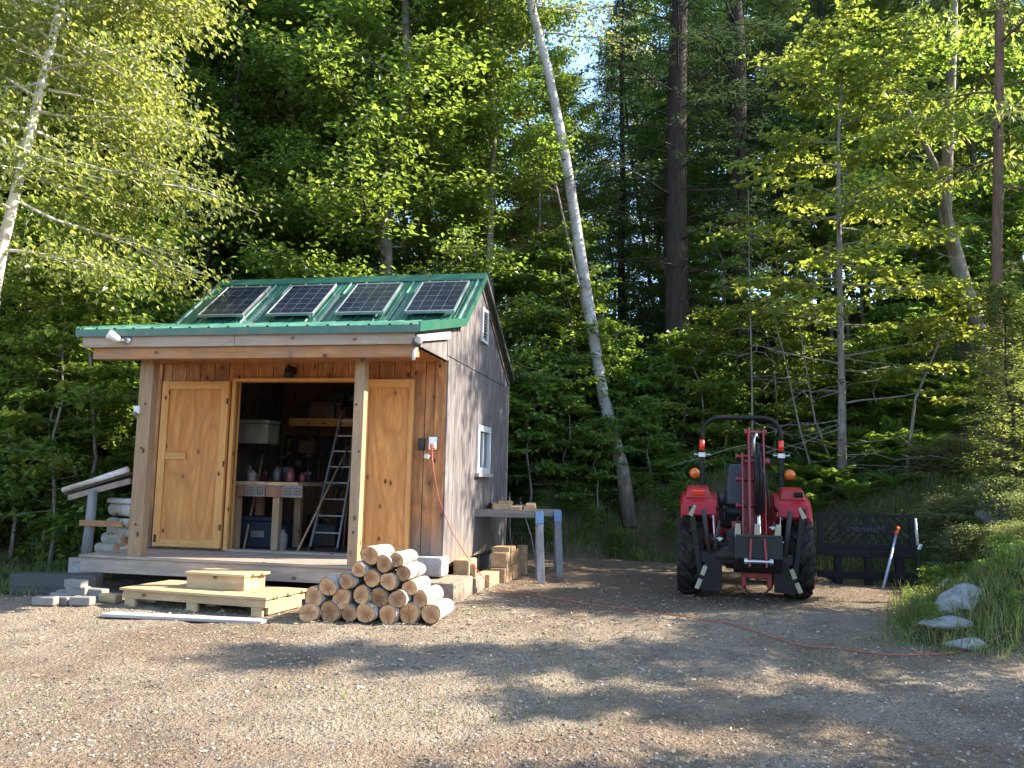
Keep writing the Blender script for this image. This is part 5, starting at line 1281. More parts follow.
o = MB().span((0, 0, 0), ((q - p).length, .17, .028)).build('board', M['white_board'], t_, bevel=.004)
o.rotation_euler = (0, 0.004, 0)
# grey paver bricks
BL = ['grey paver, leftmost of the low pile beside the deck', 'grey paver lying in front of the leftmost one', 'grey paver in the front middle of the pile', 'grey paver at the bottom under the top pavers',
      'upper grey paver at the middle of the pile', 'tilted grey paver on top at the left of the pile', 'long grey paver on top at the right of the pile', 'long grey paver beneath the right top paver', 'pale tan brick at the right end of the pile', 'grey paver at the back touching the deck post']
BP = [(45, 606, 0, .2), (62, 604, 0, -.1), (82, 606, 0, .1), (68, 598, .0, .3), (78, 592, .11, .1), (62, 598, .10, .5), (95, 594, .12, -.12), (95, 603, .04, -.1), (110, 603, 0, -.15), (76, 585, .1, -.1)]
for lab, (px, py, z, rz) in zip(BL, BP):
    p = gnd(px, py + 0, 0) if z == 0 else gnd(px, 601, 0); z0 = gz(p.x, p.y)
    if z: p = at(px, py, p.y + .03); z0 = 0
    t = thing('paver', lab, 'paver', (p.x, p.y, z0 if not z else p.z - .03), -YAW + rz, 'grey pavers piled by the deck')
    l = .22 if 'long' not in lab else .27
    mb = MB(); mb.box((0, 0, .045), (l, .11, .085)); mb.build('block', M['brick'] if 'tan' not in lab else M['pine'], t, bevel=.014, seg=3)
p = gnd(52, 601); t_ = thing('kerb_block', 'long dark timber edging block left of the paver pile', 'block', (p.x - .25, p.y + .55, gz(p.x, p.y)), -YAW + .25)
MB().box((0, 0, .10), (.9, .22, .24)).build('block', M['dark_timber_and_shade'], t_, bevel=.02)
# big timber block, foundation stones and cut timbers at the right corner
def blockt(name, lab, cat, x, y, z, d, mat, rz=-YAW, bev=.012, rot=None):
    t = thing(name, lab, cat, (x, y, z), rz); o = MB().box((0, 0, d[2] / 2), d).build('body', mat, t, bevel=bev, seg=2); return t
blockt('timber_block', 'big weathered timber block by the right corner of the deck', 'block', -.70, 9.80, gz(-.7, 9.6) - .02, (.42, .85, .235), M['old_y'])
blockt('timber_block', 'second timber block lying behind the big weathered one', 'block', -.52, 10.55, gz(-.5, 10.4) - .02, (.40, .55, .20), M['old_y'], -YAW + .03)
blockt('foundation_stone', 'rough pale stone block beneath the corner of the shed', 'block', -.92, 9.92, gz(-.7, 9.8) + .218, (.42, .3, .22), M['conc'], -YAW, .03)
blockt('foundation_stone', 'tan block under the sunny side wall near the corner', 'block', -.52, 10.5, gz(-.5, 10.4) + .185, (.20, .40, .20), M['off_y'], -YAW, .02)
blockt('wood_offcut', 'small upright wood offcut where the orange cord meets the ground', 'block', -.43, 10.38, gz(-.45, 10.3) + .175, (.09, .10, .16), M['off_y'], -YAW + .2, .006)
TM = [('lowest square timber stacked under the left sawhorse', -.22, 11.2, 0.0, (.22, .9, .17)), ('dark ended timber in the middle of the stack under the sawhorses', -.02, 11.7, .0, (.20, 1.0, .20)), ('sunlit square timber on the stack beside the shed wall', -.03, 11.75, .20, (.21, .95, .19)), ('short top timber offcut on the stack under the sawhorses', -.06, 11.65, .39, (.24, .40, .07)),
      ('square timber standing at the back of the stack near the pipe', .20, 12.3, 0, (.13, .14, .42))]
for lab, x, y, z, d in TM: blockt('cut_timber', lab, 'timber', x, y, gz(x, y) - .015 + z, d, M['off_y'], -YAW - .02 + rnd.uniform(-.04, .04), .008)
# teal pipe
p = Vector((.02, 12.0, gz(.02, 12.0) + .075)); t_ = thing('drain_pipe', 'teal striped drain pipe on the ground under the sawhorses', 'pipe', p, -.22)
mb = MB(); mb.lathe([(.062, 0), (.07, 0), (.07, .62), (.062, .62), (.060, .60), (.060, .02)], 20, Matrix.Rotation(R(-90), 4, 'X'), close=True); mb.build('tube', M['teal'], t_, smooth=True)
mb = MB()
for k in (.14, .30, .50): mb.lathe([(.0705, k), (.0725, k + .01), (.0725, k + .06), (.0705, k + .07)], 20, Matrix.Rotation(R(-90), 4, 'X'))
mb.build('band', M['white'], t_, smooth=True)

# sawhorses
def sawhorse(x, y, L, h, lab, rz=0.02):
    t = thing('sawhorse', lab, 'sawhorse', (x, y, gz(x + L / 2, y)), rz, 'sawhorses beside the shed')
    MB().span((-.02, -.022, h - .10), (L + .02, .022, h)).build('beam', M['grey_beam'], t, bevel=.003)
    for ex in (.02, L - .02):
        for s in (-1, 1):
            o = MB().bar((ex + (.03 if ex > .1 else -.02), s * .26, -.01), (ex, s * .045, h - .025), .045, .095, up=(1, 0, 0)).build('leg', M['grey_leg'], t, bevel=.003)
            d = Vector((ex, s * .045, h - .02)) - Vector((ex + (.03 if ex > .1 else -.02), s * .26, 0)); k = Vector((ex, s * .045, h - .02)) - d * .17
            MB().bar(k + Vector((0, s * .006, 0)), Vector((ex, s * .051, h - .02)), .050, .106, up=(1, 0, 0)).build('bracket', M['blue'] if ex > .1 else M['alu'], t, bevel=.003)
    return t
sawhorse(-.58, 11.45, 1.0, .93, 'nearer sawhorse beside the shed with blue leg brackets'); sawhorse(-.46, 12.25, 1.17, .93, 'farther sawhorse behind, its blue bracketed legs at the right')
for lab, x, y, z, d in (('dark thick board offcut lying across the sawhorses', -.12, 11.95, .0, (.26, .95, .075)), ('light board offcut across the middle of the sawhorses', .12, 11.9, .0, (.15, .9, .045)), ('thin sunlit slat on top of the boards on the sawhorses', .30, 11.9, .046, (.13, .8, .035)), ('flat board beneath the slat at the right of the sawhorses', .29, 11.95, .0, (.17, .95, .045)), ('short grey board on top of the dark one on the sawhorses', -.06, 11.9, .076, (.2, .6, .03))):
    blockt('board_offcut', lab, 'board', x, y, gz(.42, 11.45) + .932 + z, d, M['off_y'], rnd.uniform(-.08, .08), .004)
for pp, lab in (([(.0, 12.5, 1.1), (.02, 12.55, .5), (.16, 12.5, .03)], 'grey rod leaning behind the sawhorses'), ([(.16, 12.55, 1.0), (.33, 12.5, .5), (.42, 12.4, .03)], 'bent grey hose hanging behind the sawhorses')):
    q = Vector((pp[-1][0], pp[-1][1], gz(pp[-1][0], pp[-1][1]))); t = thing('rod', lab, 'rod', q)
    MB().tube([Vector(v_) + Vector((0, 0, q.z)) - q for v_ in pp], .011, 8).build('shaft', M['grey_leg'], t, smooth=True); MB().tube([Vector(pp[0]) + Vector((0, 0, q.z)) - q, Vector(pp[0]) + Vector((0, 0, q.z + .06)) - q], .015, 8).build('tip', M['cast'], t)

# orange extension cord
cp_ = [W(-.175, VF - .10, 1.70), W(-.165, VF - .12, 1.55), W(-.12, VF - .10, 1.1), W(.02, VF - .10, .7)]
cpts = cp_ + [Vector((-.42, 10.30, .37)), Vector((-.36, 10.28, .2))]
gp = [(-.15, 10.5), (.15, 10.35), (.43, 10.0), (.75, 9.6), (1.3, 9.15), (1.94, 8.69), (2.2, 8.05), (2.37, 7.52), (2.7, 7.2), (3.13, 6.95), (3.35, 7.0), (3.9, 7.15), (4.3, 7.3)]
gp2 = []
for (x0, y0), (x1, y1) in zip(gp, gp[1:]):
    for k in range(6):
        t = k / 6; gp2.append((x0 + (x1 - x0) * t + .012 * math.sin(t * 6.28 + x0 * 5), y0 + (y1 - y0) * t))
cpts += [Vector((x, y, gz(x, y) + .012)) for x, y in gp2]
for _ in range(2): cpts = [cpts[0]] + [(cpts[i - 1] + cpts[i] * 2 + cpts[i + 1]) / 4 for i in range(1, len(cpts) - 1)] + [cpts[-1]]
t_ = thing('extension_cord', 'orange extension cord running from the outlet across the yard', 'cord', cpts[0])
MB().tube([p - cpts[0] for p in cpts], .0055, 8).build('cable', M['cord'], t_, smooth=True); MB().box((0, -.0, .0), (.035, .05, .05)).build('plug', M['orange'], t_, bevel=.006)
t_ = sthing('hanging_tag', 'small white adapter dangling under the outlet', 'adapter', -.235, VF - .09, 1.585)
MB().box((0, 0, 0), (.06, .03, .05), (0, .4, 0)).build('body', M['white'], t_, bevel=.006); MB().tube([(.02, 0, .02), (.05, .0, .09)], .005, 6).build('lead', M['orange'], t_)

# ------------------------------------------------------------------ rocks
def rock(lab, x, y, d, seed, rz, sink=.3):
    n = 3; mb = MB(); rg = random.Random(seed); off = Vector((rg.uniform(0, 50), rg.uniform(0, 50), 0))
    import bmesh
    bm = bmesh.new(); bmesh.ops.create_icosphere(bm, subdivisions=4, radius=.5)
    planes = [(Vector((rg.uniform(-1, 1), rg.uniform(-1, 1), rg.uniform(-.4, 1))).normalized(), rg.uniform(.28, .42)) for _ in range(9)]
    for v in bm.verts:
        p = v.co.copy()
        for nn, dd in planes:
            k = p.dot(nn)
            if k > dd: p -= nn * (k - dd) * .9
        p += p.normalized() * (noise.fractal(p * 3 + off, 1.0, 2.0, 4) * .035)
        v.co = Vector((p.x * d[0], p.y * d[1], p.z * d[2]))
    me = bpy.data.meshes.new('rock'); bm.to_mesh(me); bm.free(); me.materials.append(M['rock'])
    for p_ in me.polygons: p_.use_smooth = True
    o = bpy.data.objects.new('rock', me); COL.objects.link(o); o.location = (x, y, gz(x, y) + d[2] * .10); o.rotation_euler = (0, 0, rz)
    tag(o, lab, 'rock')
def rock_mat():
    m = Mat('granite'); v = m.coord(); n = m.noise(v, 4, 6, .65); n2 = m.noise(v, 50, 3)
    c = m.mix(m.ramp(n, [(.3, 0), (.7, 1)]), (.16, .16, .155), (.36, .355, .34)); c = m.mix(m.math('MULTIPLY', m.ramp(n2, [(.45, 0), (.65, 1)]), .5), c, (.12, .12, .12))
    c = m.mix(m.math('MULTIPLY', m.ramp(m.noise(v, 2.2, 5), [(.55, 0), (.68, 1)]), .5), c, (.09, .10, .05))
    return m.set(c, .88, bump=m.math('ADD', n, m.math('MULTIPLY', n2, .3)), bstr=.5, bdist=.03, spec=.2)
M['rock'] = rock_mat()
for lab, px, py, d, sd, rz in (('pale upright granite rock at the left of the rock group', 929, 612, (.34, .28, .25), 1, .2), ('large grey granite boulder at the middle of the rock group', 970, 610, (.56, .42, .30), 2, 1.0), ('flat pale rock slab at the front of the rock group', 953, 640, (.42, .26, .12), 3, -.1),
                               ('low flat rock half buried at the grass edge', 978, 654, (.42, .24, .10), 4, .1), ('small grey rock behind the large boulder', 952, 596, (.34, .3, .34), 5, 1.7), ('grey rock uphill of the large boulder', 980, 590, (.42, .34, .30), 6, .5), ('weathered rock high on the bank by the scrub', 1004, 520, (.7, .5, .6), 7, .3), ('small rock lying beside the rack foot', 932, 580, (.30, .24, .2), 8, .9)):
    p = gnd(px, py, 0)
    y = min(p.y, 11.0)
    for _ in range(40):   # follow the sightline down to the sloping ground
        q = at(px, py, y)
        g0 = gz(q.x, q.y)
        if q.z > g0: y += .10
        else: y -= .05
    q = at(px, py, y); rock(lab, q.x, q.y + .12, [k * 1.1 for k in d], 500 + sd, rz)
# ------------------------------------------------------------------ tractor seen from behind: local y points forward, away from the camera
TL = (2.84, 10.42, 0); TZ = -.20
def tr(x, y, z=0): c, s = math.cos(TZ), math.sin(TZ); return Vector((TL[0] + c * x - s * y, TL[1] + s * x + c * y, z))
tz0 = gz(TL[0], TL[1])
trac = thing('tractor', 'red compact tractor parked with its rear toward the yard', 'tractor', (TL[0], TL[1], tz0), TZ)
RX = Matrix.Rotation(R(90), 4, 'Y')
def tyre_mesh(rad, w, rim, lugs, lug_h):
    mb = MB(); h = w / 2
    prof = [(rim, -h * .80), (rim + .03, -h * .92), (rad * .80, -h), (rad * .93, -h * .93), (rad - .005, -h * .62), (rad, 0), (rad - .005, h * .62), (rad * .93, h * .93), (rad * .80, h), (rim + .03, h * .92), (rim, h * .80)]
    mb.lathe(prof, 44, RX)
    for i in range(lugs):
        for s in (-1, 1):
            a0 = 2 * math.pi * (i + (.5 if s > 0 else 0)) / lugs
            pts = []
            for k in range(5):
                t = k / 4; x = s * h * (-.06 + 1.04 * t); a = a0 + (.34 * t) * (1 if True else -1)
                rr = rad + lug_h - (.055 * max(0, t - .62) / .38 if t > .62 else 0)
                pts.append((x, a, rr, 0.062 - .008 * t))
            vs = []
            for x, a, rr, wd in pts:
                for da, dr in ((-wd / rad / 2, 0), (wd / rad / 2, 0), (wd / rad / 2 * 1.35, -lug_h - .02), (-wd / rad / 2 * 1.35, -lug_h - .02)):
                    vs.append((x, (rr + dr) * math.sin(a + da), (rr + dr) * math.cos(a + da)))
            fs = []
            for k in range(4):
                for e in range(4): fs.append((k * 4 + e, k * 4 + (e + 1) % 4, (k + 1) * 4 + (e + 1) % 4, (k + 1) * 4 + e))
            fs += [(3, 2, 1, 0), (16, 17, 18, 19)]
            mb.add(vs, fs)
    return mb
def tyre_mat():
    m = Mat('dusty_rubber'); v = m.coord(); n = m.noise(v, 7, 6, .7); n2 = m.noise(v, 60, 3)
    c = m.mix(m.ramp(n, [(.38, 0), (.72, 1)]), (.010, .010, .011), (.06, .05, .04)); return m.set(c, .85, bump=n2, bstr=.25, bdist=.004, spec=.15)
M['rubber'] = tyre_mat()
def wheel(x, y, rad, w, rim, lugs, side):
    hub = thing('wheel', None, None, (x, y, rad)); hub.parent = trac
    del_ = tyre_mesh(rad - .042, w, rim, lugs, .042).build('tyre', M['rubber'], hub)
    mb = MB(); h = w / 2
    mb.lathe([(rim + .012, -h * .8), (rim, -h * .6), (rim * .9, -h * .4), (rim * .5, side * h * .1 - .01), (rim * .45, side * h * .1 - .02), (.06, side * h * .1 - .02), (.06, side * h * .1 + .02), (rim * .45, side * h * .1 + .02), (rim * .9, h * .4), (rim, h * .6), (rim + .012, h * .8)], 32, RX)
    mb.build('rim', M['cast'], hub, smooth=False)
    mb = MB()
    for k in range(6): a = k * math.pi / 3; mb.lathe([(.014, -.0), (.014, .02)], 6, Matrix.Translation((side * (h * .1 + .03), .10 * math.sin(a), .10 * math.cos(a))) @ RX)
    mb.build('wheel_nut', M['steel'], hub)
    return hub
wheel(-.62, 0, .525, .32, .30, 15, -1); wheel(.62, 0, .525, .32, .30, 15, 1)
wheel(-.52, 1.62, .33, .2, .19, 14, -1); wheel(.52, 1.62, .33, .2, .19, 14, 1)
# chassis, axle, drawbar
MB().box((0, .75, .52), (.34, 2.0, .34)).box((0, -.02, .55), (.42, .46, .40)).box((0, 1.62, .38), (.75, .16, .12)).tube([(-.62, 0, .525), (.62, 0, .525)], .085, 14).box((0, -.28, .40), (.10, .35, .05)).build('chassis', M['cast'], trac, bevel=.012)
# fenders: arched over the wheels, flat sloped back with a lamp cluster on top
def fender(s):
    mb = MB(); prof = []
    n = 12
    top = [(-.52, .98), (-.46, 1.12), (-.36, 1.20), (-.05, 1.24), (.25, 1.20), (.45, 1.08), (.56, .88), (.60, .70)]
    x0, x1 = s * .33, s * .735
    xs = [x0, s * .40, x1 - s * .03, x1]; dz = [0, .012, .0, -.045]
    vs = []
    for y, z in top:
        for x, d in zip(xs, dz): vs.append((x, y, z + d))
    for y, z in top:
        for x, d in zip(xs, dz): vs.append((x, y * .98, z + d - .025))
    m = 4; k = len(top); fs = []
    for i in range(k - 1):
        for j in range(m - 1):
            a = i * m + j; fs.append((a, a + 1, a + m + 1, a + m) if s > 0 else (a + m, a + m + 1, a + 1, a)); b = a + k * m; fs.append((b + m, b + m + 1, b + 1, b) if s > 0 else (b, b + 1, b + m + 1, b + m))
        for j in (0, m - 1):
            a = i * m + j; fs.append((a, a + m, a + m + k * m, a + k * m))
    for i in (0, k - 1):
        for j in range(m - 1): a = i * m + j; fs.append((a, a + 1, a + 1 + k * m, a + k * m))
    mb.add(vs, fs)
    f = mb.build('fender', M['red'], trac, smooth=False, bevel=.008)
    MB().prism([(x0, 1.22), (x0 + s * .025, 1.22), (x0 + s * .025, .62), (x0, .62)], -.42, .50).build('fender_apron', M['red'], f, bevel=.006)
    # raised housing with the lamp
    hb = MB(); hb.box((s * .535, -.30, 1.245), (.30, .26, .12), (R(12), 0, 0), taper=(.82, .72)); h_ = hb.build('lamp_housing', M['red'], f, bevel=.02, seg=3)
    MB().box((s * (.53 if s < 0 else .60), -.445, 1.235), (.15 if s < 0 else .10, .03, .06), (R(20), 0, 0)).build('rear_lamp', M['redlens'] if s < 0 else M['blackm'], f, bevel=.008)
    return f
fender(-1); fender(1)
# roll bar
pts = []
zt, hw, rr = 2.165, .475, .22
pts += [(-hw, 0.12, 1.74), (-hw, .12, zt - rr)]
for k in range(1, 8): a = math.pi / 2 * k / 8; pts.append((-hw + rr * (1 - math.cos(a)), .12, zt - rr + rr * math.sin(a)))
pts += [(-hw + rr, .12, zt), (hw - rr, .12, zt)]
for k in range(1, 8): a = math.pi / 2 * k / 8; pts.append((hw - rr + rr * math.sin(a), .12, zt - rr + rr * math.cos(a)))
pts += [(hw, .12, zt - rr), (hw, .12, 1.74)]
rb = MB().tube(pts, .028, 14).build('roll_bar', M['black'], trac, smooth=True)
for s in (-1, 1):
    MB().bar((s * hw, .12, .80), (s * hw, .12, 1.70), .055, .055, up=(0, 1, 0)).build('roll_bar_leg', M['black'], rb, bevel=.006)
    MB().tube([(s * hw, .12, 1.755), (s * hw, .12, 1.885)], .0325, 14).build('reflector_band', M['redlens'], rb, smooth=True)
    mb = MB(); mb.box((s * hw, .12, 1.70), (.085, .09, .06)).tube([(s * hw - .085, .09, 1.70), (s * hw + .085, .09, 1.70)], .012, 8).tube([(s * hw - .10, .09, 1.70), (s * hw - .075, .09, 1.70)], .022, 8).tube([(s * hw + .075, .09, 1.70), (s * hw + .10, .09, 1.70)], .022, 8)
    mb.build('hinge_pin', M['steel'], rb, bevel=.004)
    bx = s * hw + s * .075 if s > 0 else s * hw - .075
    MB().bar((s * hw, .10, 1.47), (bx, .08, 1.47), .02, .02).build('lamp_bracket', M['black'], rb)
    MB().lathe([(.0, -.055), (.045, -.05), (.064, -.02), (.066, .015), (.055, .03), (0, .032)], 20, Matrix.Translation((bx + s * .015, .05, 1.47)) @ Matrix.Rotation(R(-90), 4, 'X')).build('indicator_lamp', M['amber'], rb, smooth=True)
# seat
mb = MB(); mb.box((0, .14, 1.02), (.44, .42, .12)); st = mb.build('seat', M['seat'], trac, bevel=.045, seg=4)
MB().box((-.02, -.10, 1.33), (.40, .11, .52), (R(-8), 0, 0), taper=(.78, .8)).build('backrest', M['seat'], st, bevel=.05, seg=4)
for s in (-1, 1): MB().tube([(s * .25, -.05, 1.06), (s * .26, .0, 1.2), (s * .26, .25, 1.22)], .028, 10).build('armrest', M['seat'], st, smooth=True)
# steering column and wheel, console, hood, loader frame
MB().tube([(.02, .95, .85), (.02, .72, 1.22)], .035, 12).build('steering_column', M['blackm'], trac, smooth=True)
mb = MB(); Mw = Matrix.Translation((.02, .70, 1.25)) @ Matrix.Rotation(R(38), 4, 'X')
mb.lathe([(.19 + .015 * math.cos(a), .015 * math.sin(a)) for a in [k * math.pi / 4 for k in range(8)]], 32, Mw, close=True)
for k in range(3): a = k * 2.094 + .5; mb.tube([Mw @ Vector((0, 0, 0)), Mw @ Vector((.19 * math.cos(a), .19 * math.sin(a), 0))], .012, 8)
mb.build('steering_wheel', M['blackm'], trac, smooth=True)
MB().box((0, 1.62, .90), (.50, 1.2, .48), taper=(.82, .93)).build('hood', M['red'], trac, bevel=.05, seg=4)
MB().box((0, .98, .98), (.46, .16, .42)).build('dashboard', M['blackm'], trac, bevel=.03)
MB().span((-.42, .30, .52), (.42, .85, .555)).build('foot_platform', M['blackm'], trac, bevel=.006)
MB().tube([(.40, .98, .50), (.40, .98, 1.05), (.36, 1.05, 1.15)], .03, 10).build('exhaust', M['black'], trac, smooth=True)
for s in (-1, 1): MB().bar((s * .36, 1.15, .45), (s * .36, 1.15, 1.12), .09, .06).bar((s * .36, 1.1, 1.1), (s * .36, 2.45, .82), .06, .10).bar((s * .36, 2.45, .86), (s * .36, 2.75, .32), .06, .10).build('loader_arm', M['red'], trac, bevel=.008)
for x, z in ((.28, 1.2), (.34, 1.16)): MB().tube([(x - .02, .2, 1.0), (x, .05, z), (x + .03, -.05, z + .02)], .01, 8).build('lever', M['steel'], trac, smooth=True)
# lift arms hidden behind the implement
for s in (-1, 1): MB().bar((s * .24, -.05, .42), (s * .30, -.55, .42), .05, .03).build('lift_arm', M['cast'], trac, bevel=.004)

# ------------------------------------------------------------------ the backhoe hung on the tractor's rear
bh = thing('backhoe', 'folded red backhoe with black bucket hung behind the tractor', 'backhoe', tr(0, -.62, tz0), TZ)
bx = .10
# base frame and swing tower
MB().box((0, .02, .50), (1.02, .10, .12)).box((bx, -.02, .50), (.30, .16, .22)).build('cross_frame', M['cast'], bh, bevel=.008)
MB().prism([(bx - .16, .30), (bx + .16, .30), (bx + .12, .62), (bx - .12, .62)], -.14, -.05).box((bx - .14, -.10, .27), (.05, .1, .16)).box((bx + .14, -.10, .27), (.05, .1, .16)).build('swing_tower', M['darkred'], bh, bevel=.008)
# boom: two plates reaching up, slightly bent
bm_ = MB()
for s in (-1, 1):
    x = bx + s * .085; bm_.prism([(-.02, 0), (.0, 0), (.0, 0), (-.02, 0)], 0, 0.0) if False else None
    bm_.bar((x - .055, -.10, .62), (x - .055, -.02, 1.70), .022, .13, up=(0, 1, 0))
bm_.bar((bx - .055, -.02, .70), (bx - .055, .03, 1.60), .145, .05, up=(0, 1, 0))
bo = bm_.build('boom', M['darkred'], bh, bevel=.004)
for zz in (1.66, 1.10, 1.40): MB().tube([(bx - .20, -.03, zz), (bx + .09, -.03, zz)], .022, 10).tube([(bx - .215, -.03, zz), (bx - .195, -.03, zz)], .034, 10).tube([(bx + .085, -.03, zz), (bx + .105, -.03, zz)], .034, 10).build('pivot_pin', M['darkred'], bo, smooth=False)
# dipper stick hanging in front of it
dp = MB()
dp.bar((bx - .075, -.22, .52), (bx - .075, -.16, 1.97), .028, .10, up=(0, 1, 0)); dp.bar((bx + .085, -.20, 1.25), (bx + .085, -.16, 1.97), .022, .09, up=(0, 1, 0)); dp.bar((bx + .10, -.19, .62), (bx + .10, -.17, 1.26), .018, .06, up=(0, 1, 0))
dk_ = dp.build('dipper_arm', M['darkred'], bh, bevel=.005)
MB().tube([(bx - .11, -.17, 1.93), (bx + .11, -.17, 1.93)], .02, 10).tube([(bx - .12, -.17, 1.60), (bx + .13, -.17, 1.60)], .02, 10).tube([(bx + .10, -.17, 1.60), (bx + .15, -.17, 1.60)], .038, 10).tube([(bx - .125, -.17, 1.93), (bx - .095, -.17, 1.93)], .032, 10).tube([(bx + .09, -.17, 1.93), (bx + .12, -.17, 1.93)], .032, 10).build('pivot_pin', M['darkred'], dk_, smooth=False)
cy = MB().tube([(bx + .015, -.235, 1.02), (bx + .015, -.20, 1.80)], .038, 14).build('ram_cylinder', M['black'], bh, smooth=True)
MB().tube([(bx + .022, -.255, .56), (bx + .016, -.235, 1.03)], .024, 12).build('ram_rod', M['chrome'], cy, smooth=True)
ho = MB()
for k, (dx, zt_) in enumerate(((-.015, 1.92), (.045, 1.72), (.07, 1.55))):
    ho.tube([(bx + dx, -.25, 1.15 - .05 * k), (bx + dx + .01, -.27, 1.45), (bx + dx - .005, -.25, zt_ - .06), (bx + dx + .01, -.21, zt_), (bx + dx + .03, -.17, zt_ - .06)], .0125, 8)
ho.tube([(bx + .12, -.15, .95), (bx + .15, -.12, 1.12), (bx + .11, -.14, 1.35), (bx + .09, -.16, 1.5)], .0125, 8)
ho.build('hydraulic_hose', M['blackm'], bh, smooth=True)
MB().tube([(bx - .02, -.262, 1.70), (bx - .02, -.268, 1.85), (bx + .0, -.24, 1.905), (bx + .03, -.22, 1.86)], .012, 8).build('steel_pipe', M['alu'], bh, smooth=True)
# bucket curled up, teeth on top
bk = MB(); BX = .09
prof = [(-.52, .80), (-.54, .55), (-.50, .44), (-.38, .38), (-.24, .40), (-.20, .50), (-.22, .52), (-.26, .43), (-.37, .405), (-.48, .46), (-.515, .56), (-.495, .80)]
bk.prism(prof, -.245, .245, Matrix(((0, 1, 0, BX), (1, 0, 0, 0), (0, 0, 1, 0), (0, 0, 0, 1))))
for s in (-1, 1): bk.prism([(-.52, .80), (-.54, .55), (-.50, .44), (-.38, .38), (-.24, .40), (-.20, .50), (-.30, .64)], s * .245 - .008, s * .245 + .008, Matrix(((0, 1, 0, BX), (1, 0, 0, .003), (0, 0, 1, .002), (0, 0, 0, 1))))
bkt = bk.build('bucket', M['black'], bh, bevel=.005)
for x in (-.215, -.01, .205):
    MB().box((BX + x, -.508, .835), (.07, .04, .16), (R(6), R(6 if x > .1 else 0), 0), taper=(.75, .6)).build('tooth', M['worn_pad'], bkt, bevel=.006)
MB().span((BX - .24, -.545, .775), (BX + .24, -.522, .80)).build('cutting_edge', M['cast'], bkt, bevel=.003)
for s in (-1, 1):
    o = MB().bar((bx + s * .09 - .02, -.57, .46), (bx + s * .07 - .02, -.56, .76), .024, .05, up=(0, 1, 0)).build('bucket_link', M['darkred'], bkt, bevel=.004)
MB().tube([(bx - .15, -.575, .52), (bx + .12, -.575, .52)], .02, 10).tube([(bx - .165, -.575, .52), (bx - .13, -.575, .52)], .035, 10).tube([(bx + .1, -.575, .52), (bx + .135, -.575, .52)], .035, 10).build('pivot_pin', M['steel'], bkt)
MB().tube([(bx - .16, -.05, .30), (bx - .12, -.2, .16), (bx + .02, -.22, .10), (bx + .16, -.12, .20), (bx + .2, 0, .34)], .012, 8).build('hydraulic_hose', M['blackm'], bh, smooth=True)
# stabiliser legs and foot pads
for s in (-1, 1):
    sx = 1 if s > 0 else -1
    arm = MB(); arm.bar((s * .50, -.05, .20), (s * .62, -.04, 1.08), .06, .075, up=(0, 1, 0)); a_ = arm.build('stabiliser_leg', M['black'], bh, bevel=.006)
    MB().box((s * .60, -.09, 1.03), (.055, .03, .13), (0, R(-s * 24), 0), taper=(.6, .8)).build('wear_plate', M['worn_pad'], a_, bevel=.006)
    MB().tube([(s * .41, -.08, .55), (s * .48, -.06, 1.05)], .028, 12).build('ram_cylinder', M['cast'], a_, smooth=True)
    MB().tube([(s * .35, -.05, .6), (s * .37, -.03, .98), (s * .40, .02, .95)], .011, 8).build('steel_pipe', M['alu'], a_, smooth=True)
    pd = MB(); pd.prism([(s * .28, .16), (s * .28, .48), (s * .42, .50), (s * .54, .18), (s * .50, .14)], -.20, -.185); pad = pd.build('foot_pad', M['black'], bh, bevel=.004)
    MB().bar((s * .46, -.212, .42), (s * .41, -.212, .31) if False else (s * .50, -.212, .315), .05, .02, up=(0, 1, 0)).bar((s * .515, -.212, .275), (s * .56, -.212, .165), .05, .02, up=(0, 1, 0)).build('pad_cleat', M['worn_pad'], pad, bevel=.006)
    MB().span((s * .40 - .06, -.185, .30), (s * .40 + .06, -.06, .36)).build('pad_hinge', M['cast'], pad, bevel=.004)
# hoses, valves and pins crowding the linkage
hs = MB(); rh = random.Random(9)
for k in range(9):
    x = -.30 + k * .075; z0_, z1_ = rh.uniform(.52, .75), rh.uniform(.60, .98)
    hs.tube([(x, .02, z0_), (x + rh.uniform(-.05, .05), -.14 - rh.uniform(0, .08), (z0_ + z1_) / 2), (x + rh.uniform(-.12, .12), -.08, z1_), (x + rh.uniform(-.15, .15), .06, z1_ + .08)], .011, 7)
hs.build('hydraulic_hose', M['blackm'], bh, smooth=True)
for k, (x, z) in enumerate(((-.22, .62), (-.30, .72), (.30, .60), (.36, .70), (-.05, .90), (.28, .86))):
    MB().tube([(x, -.06, z), (x, -.13, z)], .022, 8).tube([(x - .04, -.10, z), (x + .04, -.10, z)], .012, 8).build('fitting', M['steel' if k % 2 else 'cast'], bh)
for x in (-.33, -.25, .32): MB().tube([(x, .0, .84), (x + .01, -.04, 1.04)], .008, 6).tube([(x + .01, -.04, 1.04), (x + .012, -.046, 1.09)], .02, 8).build('control_lever', M['black'], bh, smooth=True)
for s in (-1, 1): MB().tube([(s * .30, .02, .42), (s * .34, -.10, .70), (s * .30, -.02, .92)], .016, 8).build('lift_rod', M['cast'], bh, smooth=True)
# seat deck plate of the backhoe
MB().prism([(-.36, .52), (-.14, .52), (-.14, .86), (-.20, .80), (-.26, .62)], -.06, .06).build('side_plate', M['cast'], bh, bevel=.006)
MB().span((-.36, -.10, .50), (.02, .06, .52)).build('step_plate', M['black'], bh, bevel=.003)
MB().box((-.10, .02, .80), (.12, .08, .24)).build('valve_block', M['darkred'], bh, bevel=.012)

